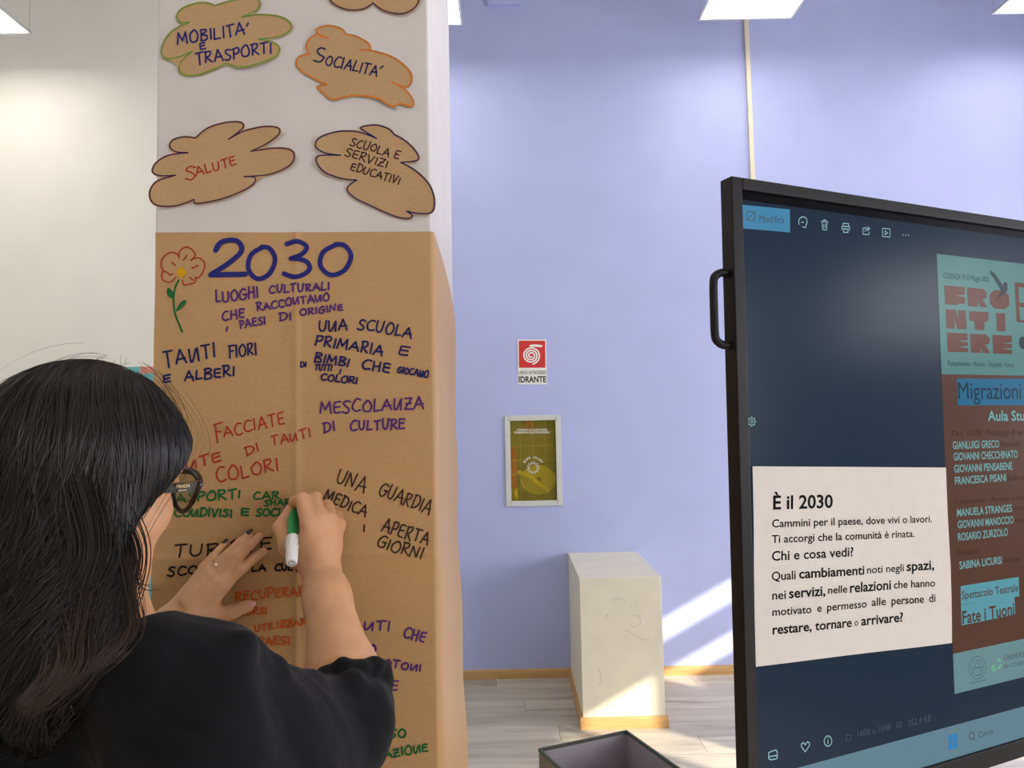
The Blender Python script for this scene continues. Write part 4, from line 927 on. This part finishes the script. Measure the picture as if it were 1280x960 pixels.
# lips, eyes, brows
lp = Shape(); lp.cap(h(-.020, .0895, -.056), h(.020, .0895, -.056), .0042, .0042, .004); lp.cap(h(-.015, .0945, -.0635), h(.015, .0945, -.0635), .0045, .0045, .003)
lo_ = np.array(h(0, .09, -.06)); v, q = polygonise(lp.ev, lo_-.035, lo_+.035, .0012); npmesh('lips', v, q[:, ::-1], M['lips'], person)
M['eye'] = mat('eye_white', (225, 220, 212), .15); M['iris'] = mat('eye_iris', (58, 36, 22), .1)
for s in (-1, 1):
    bm = BM(); bmesh.ops.create_uvsphere(bm, u_segments=16, v_segments=10, radius=.0118); bmesh.ops.translate(bm, verts=bm.verts, vec=h(s*.032, .0795, .003)); e_ = obj('eye', bm, M['eye'], person, smooth=True)
    bm = BM(); bmesh.ops.create_uvsphere(bm, u_segments=12, v_segments=8, radius=.0056); bmesh.ops.translate(bm, verts=bm.verts, vec=h(s*.032, .0865, .002)); obj('iris', bm, M['iris'], e_, smooth=True)
def nail(tip, prev, mt, r, nrm=V3((0, -1, 0))):
    d = (tip-prev).normalized(); n = (nrm-d*nrm.dot(d)).normalized(); x = d.cross(n); s = Shape()
    R = np.array([[x[i], d[i], n[i]] for i in range(3)])
    c = tip + n*(r*.62) + d*(r*.10); s.ell(c, (r*.72, r*1.25, r*.42), R, .001); s.ell(c-n*r*.55, (r*2, r*3, r*.42), R, .0006, '-')
    v, q = polygonise(s.ev, np.array(c)-.016, np.array(c)+.016, .0008, 8); npmesh('fingernail', v, q[:, ::-1], mt, person)
nail(at(281.5, 680, 1.1115), at(274, 688, 1.104), M['nail_dark'], .0056, V3((-.5, -1, .45)))
nail(at(312, 667.5, 1.1105), at(299, 679, 1.103), M['nail_dark'], .0060, V3((-.35, -1, .35)))
#nail(at(324.5, 670.5, 1.1105), at(312, 682, 1.103), M['nail_dark'], .0062, V3((-1, -.6, 1)))
#nail(at(329, 689.5, 1.1115), at(317, 698, 1.106), M['nail_dark'], .0062, V3((-1, .1, .8)))
nail(at(310, 757.5, 1.108), at(290, 765, 1.098), M['nail_nude'], .0086, V3((.35, -1, .35)))
nail(at(361, 641, 1.083), at(350.5, 659, 1.070), M['nail_nude'], .0085, V3((-1, -.3, .3)))
# ---- clothes
cl = Shape()
cl.cap(neck+V3((-.01, -.01, -.055)), chest, .068, .125, .05); cl.cap(RS+V3((-.03, .03, -.03)), LS+V3((.02, 0, -.02)), .060, .066, .03); cl.cap(chest, pelv+V3((0, 0, -.02)), .125, .135, .06)
cl.cap(neck+V3((-.01, -.03, -.04)), RS+V3((0, 0, -.022)), .052, .058, .025)
cl.cap(at(200, 842, .705), at(262, 849, .72), .057, .048, .02); cl.cap(at(262, 849, .72), at(345, 903, .80), .048, .053, .02)
cl.cap(at(345, 902, .80), at(424, 906, .90), .053, .054, .02); cl.cap(at(424, 902, .90), at(433, 893, .925), .056, .058, .02)
cl.cap(at(250, 960, .72), at(350, 975, .80), .075, .060, .04); cl.cap(at(350, 975, .80), at(420, 955, .87), .060, .045, .03)
# rolled cuff lumps round the forearm
dA = (RW-RE).normalized(); ax_, ay_ = frame_for(dA); cu_c = RE.lerp(RW, .20)
cl.cap(RE, RE.lerp(RW, .03), .048, .049, .02)
for j in range(14):
    a0, a1 = 2*math.pi*j/14, 2*math.pi*(j+1)/14; w1 = .004*math.sin(j*2.1)
    cl.cap(cu_c+(ax_*math.cos(a0)+ay_*math.sin(a0))*.0505+dA*w1, cu_c+(ax_*math.cos(a1)+ay_*math.sin(a1))*.0505+dA*.004*math.sin((j+1)*2.1), .0085, .0085, .012)
cl.cap(LS, LE, .062, .055, .03); cl.cap(LE, LE.lerp(LW, .45), .052, .046, .02)
# folds across the upper arm and from the armpit
for a, b, r_ in (((308, 800, .715), (262, 905, .690), .007), ((345, 836, .765), (300, 930, .735), .007), ((392, 850, .835), (356, 925, .79), .006), ((440, 850, .880), (452, 935, .870), .006), ((468, 868, .905), (430, 915, .862), .006)):
    cl.cap(at(*a), at(*b), r_, r_*.6, .022)
def cl_ev(P, cull=None, rad=0):
    d = cl.ev(P, cull, rad)
    near = np.abs(d) < .03
    if near.any():
        q = P[near]; f = snoise(q*np.array([1, 1, .6]), 34, 3)*.0048 + np.abs(snoise(q, 75, 9))*.0022
        d = d.copy(); d[near] -= f
    # hollow the sleeve round the forearm
    A_, B_ = np.array(RE.lerp(RW, .27)), np.array(RW); ba = B_-A_; t_ = (P-A_)@ba/(ba@ba)
    dd = np.sqrt(((P-A_-np.clip(t_, 0, 1)[:, None]*ba)**2).sum(1))-.0445
    A2 = np.array(LE.lerp(LW, .36)); ba = np.array(LW)-A2; t_ = (P-A2)@ba/(ba@ba); d2 = np.sqrt(((P-A2-np.clip(t_, 0, 1)[:, None]*ba)**2).sum(1))-.040
    return np.maximum(np.maximum(d, -dd), -d2)
V_, Q_ = polygonise(cl_ev, (-.95, .42, .86), (-.08, 1.10, 1.60), .0036)
npmesh('top', V_, Q_[:, ::-1], M['fabric'], person)['label'] = 'black loose top with pushed-up sleeves'
#
tr = Shape(); tr.cap(pelv, pelv+V3((0, 0, -.06)), .125, .135, .05)
sh2 = Shape()
for s in (-1, 1):
    hip = pelv+Rh*.085*s; hip.z = .92; kn = V3((hip.x+.03, hip.y+.06, .50)); an = V3((hip.x+.02, hip.y+.04, .10))
    tr.cap(hip, kn, .098, .070, .04); tr.cap(kn, an, .070, .058, .03)
    to = V3((an.x, an.y, .028)); sh2.cap(to-Fh*.04, to+Fh*.13, .030, .026, .02); sh2.cap(an, to-Fh*.03, .040, .034, .02)
v, q = polygonise(tr.ev, (-.85, .42, .02), (-.2, 1.0, 1.12), .008); npmesh('trousers', v, q[:, ::-1], M['trouser'], person)
v, q = polygonise(lambda P, c=None, r=0: np.maximum(sh2.ev(P, c, r), .001-P[:, 2]), (-.85, .42, -.02), (-.2, 1.1, .16), .005); npmesh('shoes', v, q[:, ::-1], M['shoe'], person)
# ---- hair
M['hair'] = mat('dark_hair', (11, 9, 8), .45, spec=.3); 
def hair_mat(name, col, rough):
    m = mat(name, col, rough, spec=.38, noise=(160, .25, (1, 1, .05))); m.node_tree.nodes['Principled BSDF'].inputs['Anisotropic'].default_value = .4; return m
M['hair_strand'] = hair_mat('hair_strand', (19, 14, 11), .40); M['hair_brown'] = hair_mat('hair_brown', (50, 34, 26), .5)
hh = Shape()
hh.ell(h(0, -.016, .030), (.086, .106, .094), HR, .03)
hh.ell(h(.058, .026, .014), (.024, .038, .052), HR, .035); hh.ell(h(-.058, .026, .014), (.024, .038, .052), HR, .035)
hh.cap(at(80, 600, .78), at(72, 720, .765), .084, .080, .05)
hh.cap(at(76, 720, .765), at(70, 830, .715), .082, .052, .05); hh.cap(at(66, 830, .69), at(45, 895, .665), .046, .018, .04)
hh.cap(at(112, 640, .765), at(114, 742, .74), .036, .036, .04); hh.cap(at(114, 742, .74), at(116, 812, .69), .036, .030, .04)
hh.cap(at(20, 640, .80), at(0, 760, .80), .085, .075, .05); hh.cap(at(0, 760, .80), at(-10, 870, .72), .07, .03, .05)
fc_ = Shape(); fc_.ell(h(0, .122, -.045), (.072, .078, .098), HR, .01); fc_.cap(h(.080, .034, -.052), h(.060, .036, -.125), .030, .034, .01); fc_.cap(h(-.080, .034, -.052), h(-.060, .036, -.125), .030, .034, .01)
cH0, cF0, cU0 = [np.array(list(v_)) for v_ in (HC, Fh, Uh)]
def hair_ev(P, cull=None, rad=0):
    d = hh.ev(P, cull, rad)+.0035*snoise(P*np.array([1, 1, .35]), 55, 21)*np.clip((1.60-P[:, 2])/.08, 0, 1); e = fc_.ev(P, None, 0)
    L_ = P-cH0; f_, u_ = L_@cF0, L_@cU0
    e2_ = np.maximum(-(f_-.94*u_+.002)/1.37, -(f_+.040)); e = np.minimum(e, e2_)
    k = .012; t_ = np.maximum(k-np.abs(-d-e), 0)/k
    return np.maximum(d, -e)+t_*t_*k*.25
def base_ev(P, cull=None, rad=0):
    return hair_ev(P, cull, rad)+.007 + .0015*snoise(P*np.array([1, 1, .2]), 260, 5)
V_, Q_ = polygonise(base_ev, (-.86, .50, 1.22), (-.22, 1.0, 1.76), .0036)
hair = npmesh('hair', V_, Q_[:, ::-1], M['hair'], person); hair['label'] = 'long wavy near-black hair with brownish ends'
def grad(P, e=.002):
    g = np.stack([hair_ev(P+np.array(v_)*e)-hair_ev(P-np.array(v_)*e) for v_ in ((1, 0, 0), (0, 1, 0), (0, 0, 1))], 1)
    return g/(np.linalg.norm(g, axis=1)[:, None]+1e-9)
npy = lambda v_: np.array(v_, float)
CR = npy(h(.0, .015, .125)); cF, cR, cU = npy(Fh), npy(Rh), npy(Uh); cH = npy(HC)
def strands(n, steps, step, seed, wid, mt, name, off_rng=(-.005, .002), fly=False, zmax=None, zmin=1.50, curl=1.0):
    r = np.random.default_rng(seed)
    ncl = max(8, n//26); cd = r.normal(size=(ncl, 3)); cd[:, 2] = np.abs(cd[:, 2])*.9-.25
    cd /= np.linalg.norm(cd, axis=1)[:, None]
    ci = r.integers(0, ncl, n); dirs = cd[ci]+r.normal(size=(n, 3))*.10
    # most of the strands start round the parting
    P = cH+dirs*np.array([.10, .10, .10]); P = P + cU*.02
    top = r.random(n) < .45
    P[top] = CR + cF*(r.uniform(-.05, .07, top.sum()))[:, None] + cR*r.normal(0, .022, top.sum())[:, None]
    ph = (r.uniform(0, 6.28, ncl))[ci]+r.normal(0, .14, n); fr = (r.uniform(.8, 1.3, ncl))[ci]; side = (r.normal(0, 1, (ncl)))[ci]
    off = r.uniform(*off_rng, n); L = r.uniform(.72, 1.0, n)
    for _ in range(4): g = grad(P); P = P-(hair_ev(P)-off)[:, None]*g
    ok = P[:, 2] > zmin; out = []
    sd = np.zeros((n, 3))
    P0 = P.copy(); V = np.zeros_like(P)
    for s in range(steps):
        g = grad(P)
        loc = P-cH; f = loc@cF; u = loc@cU; rr_ = loc@cR
        rad_ = P-CR; rad_ -= (rad_@cU)[:, None]*cU; rl_ = np.linalg.norm(rad_, axis=1)[:, None]+1e-6
        nearc = np.clip(1-(rl_/.09), 0, 1)
        d = rad_/rl_*nearc*1.4 + np.array([0, 0, -1.0]) - cF*np.clip((f-.015)/.05, 0, 1.3)[:, None]*np.clip((.075-u)/.05, 0, 1)[:, None]*1.0
        d = d+ np.cross(g, np.array([0, 0, 1.]))*(side*.10)[:, None]
        d -= (d*g).sum(1)[:, None]*g; d /= np.linalg.norm(d, axis=1)[:, None]+1e-9
        V = d if s == 0 else V*.35+d*.65; V /= np.linalg.norm(V, axis=1)[:, None]+1e-9
        t_ = s*step
        lat = np.cross(V, g); amp = curl*.019*np.clip((t_-.10)/.18, 0, 1)
        amp = (amp*np.clip((-.018-f)/.05, .06, 1))[:, None]
        w_ = np.sin(ph+t_*42*fr); w2 = np.cos(ph+t_*42*fr)
        out.append((P+lat*amp*w_[:, None]+g*amp*(.45*w2+.1)[:, None], g.copy(), lat.copy()))
        P = P+V*step; g2 = grad(P); corr = hair_ev(P)-off
        if fly: corr = corr*.25
        P = P-np.clip(corr, -.03, .03)[:, None]*g2
    pts = np.stack([o_[0] for o_ in out], 1); gs = np.stack([o_[1] for o_ in out], 1); ls = np.stack([o_[2] for o_ in out], 1)
    pts, gs, ls, L = pts[ok], gs[ok], ls[ok], L[ok]; n = len(pts)
    m_ = int(steps)
    # individual length by resampling
    idx = np.linspace(0, 1, m_)[None]*L[:, None]*(m_-1); i0 = np.floor(idx).astype(int).clip(0, m_-2); fr_ = (idx-i0)[..., None]; ar = np.arange(n)[:, None]
    pts = pts[ar, i0]*(1-fr_)+pts[ar, i0+1]*fr_; gs = gs[ar, i0]; ls = ls[ar, i0]
    wv = wid*r.uniform(.6, 1.3, n)[:, None]*np.clip(np.minimum(1, (1-np.linspace(0, 1, m_)**4))+.06, 0, 1)[None]
    tw = r.normal(0, .35, n)[:, None, None]
    l2 = ls+gs*tw; A_ = pts-l2*wv[..., None]*.5; B_ = pts+gs*wv[..., None]*.45; C_ = pts+l2*wv[..., None]*.5
    V = np.stack([A_, B_, C_], 2).reshape(-1, 3)
    b_ = (np.arange(n)[:, None]*m_+np.arange(m_-1)[None]).reshape(-1)*3
    q = np.concatenate([np.stack([b_, b_+1, b_+4, b_+3], 1), np.stack([b_+1, b_+2, b_+5, b_+4], 1)])
    o = npmesh(name, V, q, mt, person); o['kind'] = 'stuff'; return o
strands(7500, 24, .021, 1, .0013, M['hair_strand'], 'hair_strands')
strands(1500, 24, .021, 5, .0010, M['hair_strand'], 'loose_hair_strands', off_rng=(.001, .005), curl=1.3)
strands(70, 10, .018, 8, .00045, M['hair_strand'], 'flyaway_hairs', off_rng=(.004, .026), curl=1.5)
# brownish ends near the shoulder: locks laid along guides
def locks(guides, n, mt, name, spread, wid, seed):
    r = np.random.default_rng(seed); Vs = []; m_ = 26
    for gd in guides:
        C0 = np.array([list(p) for p in catmull([at(*g_) for g_ in gd], 8)]); ii = np.linspace(0, len(C0)-1, m_); i0 = np.floor(ii).astype(int).clip(0, len(C0)-2); C0 = C0[i0]*(1-(ii-i0)[:, None])+C0[i0+1]*(ii-i0)[:, None]
        T_ = np.gradient(C0, axis=0); T_ /= np.linalg.norm(T_, axis=1)[:, None]; n_ = np.array([0, -1., .15]); l_ = np.cross(T_, n_); l_ /= np.linalg.norm(l_, axis=1)[:, None]
        for k in range(n):
            a, b, ph = r.normal(0, spread), r.normal(0, spread*.5), r.uniform(0, 6.28); t_ = np.linspace(0, 1, m_)
            L_ = r.uniform(.8, 1); env = (1-.55*t_)[:, None]
            P = C0+l_*(a*env)+n_*(b*env)+l_*(.003*np.sin(t_*9+ph))[:, None]*t_[:, None]
            w_ = wid*np.clip(1.05-t_**3, .1, 1)[:, None]
            Vs.append(np.stack([P-l_*w_*.5, P+n_*w_*.40, P+l_*w_*.5], 1))
    V = np.array(Vs).reshape(-1, 3); n = len(Vs)
    b_ = (np.arange(n)[:, None]*m_+np.arange(m_-1)[None]).reshape(-1)*3
    q = np.concatenate([np.stack([b_, b_+1, b_+4, b_+3], 1), np.stack([b_+1, b_+2, b_+5, b_+4], 1)])
    o = npmesh(name, V, q, mt, person); o['kind'] = 'stuff'; return o
locks([[(150, 700, .715), (158, 745, .695), (165, 785, .675), (140, 815, .655), (105, 838, .640)], [(110, 740, .68), (100, 790, .655), (95, 830, .635), (60, 870, .620), (22, 893, .615)], [(60, 760, .67), (75, 810, .645), (62, 855, .625), (25, 885, .61)]], 60, M['hair_brown'], 'brown_hair_ends', .010, .0007, 3)
locks([[(140, 700, .735), (160, 722, .73), (180, 734, .738), (203, 735, .75)]], 7, M['hair_strand'], 'stray_lock', .0016, .0006, 6)
locks([[(120, 640, .74), (150, 690, .73), (146, 740, .71), (120, 790, .68), (100, 840, .65)], [(60, 640, .71), (85, 700, .69), (60, 760, .675), (70, 830, .65), (40, 880, .63)], [(20, 640, .72), (30, 720, .70), (10, 800, .675), (15, 870, .65)], [(90, 600, .705), (110, 680, .69), (95, 740, .68), (110, 800, .66), (85, 860, .64)]], 260, M['hair_strand'], 'wavy_locks', .012, .0011, 9)
# ---- glasses (worn: a thing of their own)
gl = thing('eyeglasses', h(0, .10, .0), "black thick-rimmed glasses on the woman's face", 'glasses')
M['acetate'] = mat('black_acetate', (14, 13, 14), .12, spec=.6); M['lens'] = glass('lens_glass', (235, 238, 236), .05); M['gold'] = mat('gold_print', (225, 205, 150), .3, metal=.7)
def lens_pts(s): return [h(s*x, y, z) for x, y, z in ((.012, .106, .012), (.030, .105, .019), (.050, .099, .019), (.069, .088, .013), (.068, .088, .002), (.060, .092, -.017), (.045, .098, -.028), (.028, .103, -.025), (.015, .106, -.010))]
for s in (-1, 1):
    bm = BM(); P_ = catmull(lens_pts(s), 4, closed=True)
    rads = [0.0031+.0014*max(0, (p-HC).dot(Uh)/.02) for p in P_]; tube(bm, P_, rads, 8, closed=True); rim = obj('rim', bm, M['acetate'], gl, smooth=True)
    bm = BM(); slab(bm, catmull(lens_pts(s), 4, closed=True), 0, Fh*.0006, -Fh*.0006); obj('lens', bm, M['lens'], rim)
    bm = BM(); hinge = h(s*.0705, .086, .010)
    pts = [hinge, h(s*.0745, .076, .0095), h(s*.0790, .040, .008), h(s*.0800, .0, .006), h(s*.080, -.015, .004), h(s*.078, -.035, -.014)]
    c_p = catmull(pts, 4); prev = None; rings = []
    for i, p in enumerate(c_p):
        t_ = i/(len(c_p)-1); hw_ = .0075*(1-.55*min(1, t_*1.4)); tk = .0019
        rings.append([bm.verts.new(p+Uh*a+Rh*b) for a, b in ((-hw_, -tk), (hw_, -tk), (hw_, tk), (-hw_, tk))])
    for a, b in zip(rings, rings[1:]):
        for k in range(4): bm.faces.new((a[k], a[(k+1) % 4], b[(k+1) % 4], b[k]))
    bm.faces.new(rings[0][::-1]); bm.faces.new(rings[-1]); tmp = obj('temple', bm, M['acetate'], gl)
    if s > 0:
        tp0 = h(.0768, .066, .0095); tp1 = h(.0795, .036, .0080); tp0, tp1 = tp1, tp0
        pn = Plane(tp0, tp1-tp0, Uh); pn.v = (Uh-pn.u*Uh.dot(pn.u)).normalized(); pn.n = pn.u.cross(pn.v).normalized()
        text(pn, 'PRADA', (.004, .0006), (.026, .0006), .0036, M['gold'], tmp, off=.0034, bold=.02, ab=True)
        text(pn, 'MILANO', (.009, -.0034), (.022, -.0034), .0018, M['gold'], tmp, off=.0034, bold=.02, ab=True)
bm = BM(); tube(bm, catmull([h(-.012, .106, .010), h(0, .110, .0135), h(.012, .106, .010)], 5), .0028, 8); obj('bridge', bm, M['acetate'], gl, smooth=True)
# ---- ring
rg_c = lM[2].lerp(at(285, 693, 1.095), .42); dr = (at(285, 693, 1.095)-lM[2]).normalized(); xa, ya_ = frame_for(dr)
bm = BM(); tube(bm, [rg_c+(xa*math.cos(a)+ya_*math.sin(a))*.0094 for a in [2*math.pi*j/28 for j in range(28)]], .0009, 8, closed=True)
rgt = thing('finger_ring', rg_c, "gold ring with a small stone on the woman's left hand", 'ring'); M['gold_ring'] = mat('rose_gold', (232, 170, 130), .2, metal=1)
obj('band', bm, M['gold_ring'], rgt, smooth=True)
bm = BM(); bmesh.ops.create_icosphere(bm, subdivisions=2, radius=.0024); bmesh.ops.translate(bm, verts=bm.verts, vec=rg_c+V3((0.0012, -.0098, .001))); obj('stone', bm, mat('ring_stone', (250, 236, 226), .05, spec=.9), rgt)
# ---- marker
m0, m1 = at(368, 619, 1.1165), at(364.5, 704, 1.004); md = (m1-m0).normalized(); Lm = (m1-m0).length
mk = thing('marker_pen', m0, "green marker pen with white end cap in the woman's right hand", 'marker')
M['mk_green'] = mat('marker_green', (30, 140, 78), .3, spec=.5); M['mk_white'] = mat('marker_white', (232, 232, 230), .3); M['mk_tip'] = mat('marker_tip', (16, 70, 36), .7)
def lathe(bm, A, d, prof, seg=28):
    x, y = frame_for(d); rings = [[bm.verts.new(A+d*t_+(x*math.cos(2*math.pi*k/seg)+y*math.sin(2*math.pi*k/seg))*r_) for k in range(seg)] for t_, r_ in prof]
    for a, b in zip(rings, rings[1:]):
        for k in range(seg): bm.faces.new((a[k], a[(k+1) % seg], b[(k+1) % seg], b[k]))
    bm.faces.new(rings[0][::-1]); bm.faces.new(rings[-1])
bm = BM(); lathe(bm, m0, md, [(0, .0010), (.006, .0024), (.010, .0024)]); obj('tip', bm, M['mk_tip'], mk, smooth=True)
bm = BM(); lathe(bm, m0, md, [(.009, .0036), (.020, .0048), (.024, .0078), (Lm-.048, .0082)]); obj('barrel', bm, M['mk_green'], mk)
bm = BM(); lathe(bm, m0, md, [(Lm-.050, .0088), (Lm-.046, .0094), (Lm-.038, .0094), (Lm-.036, .0086), (Lm-.006, .0084), (Lm-.001, .0076), (Lm, .0066)]); cp = obj('end_cap', bm, M['mk_white'], mk)
for k in range(10):
    x, y = frame_for(md); a = k*math.pi/5; bm = BM(); c0 = m0+(x*math.cos(a)+y*math.sin(a))*.0090
    tube(bm, [c0+md*(Lm-.037), c0+md*(Lm-.030)], .0008, 6); obj('ridge', bm, M['mk_white'], cp)
bm = BM(); x, y = frame_for(md); tube(bm, [m1+md*.0002+(x*math.cos(a)+y*math.sin(a))*.0042 for a in [2*math.pi*j/20 for j in range(20)]], .0005, 6, closed=True); obj('cap_ring', bm, mat('cap_ring_grey', (120, 120, 128), .5), cp)
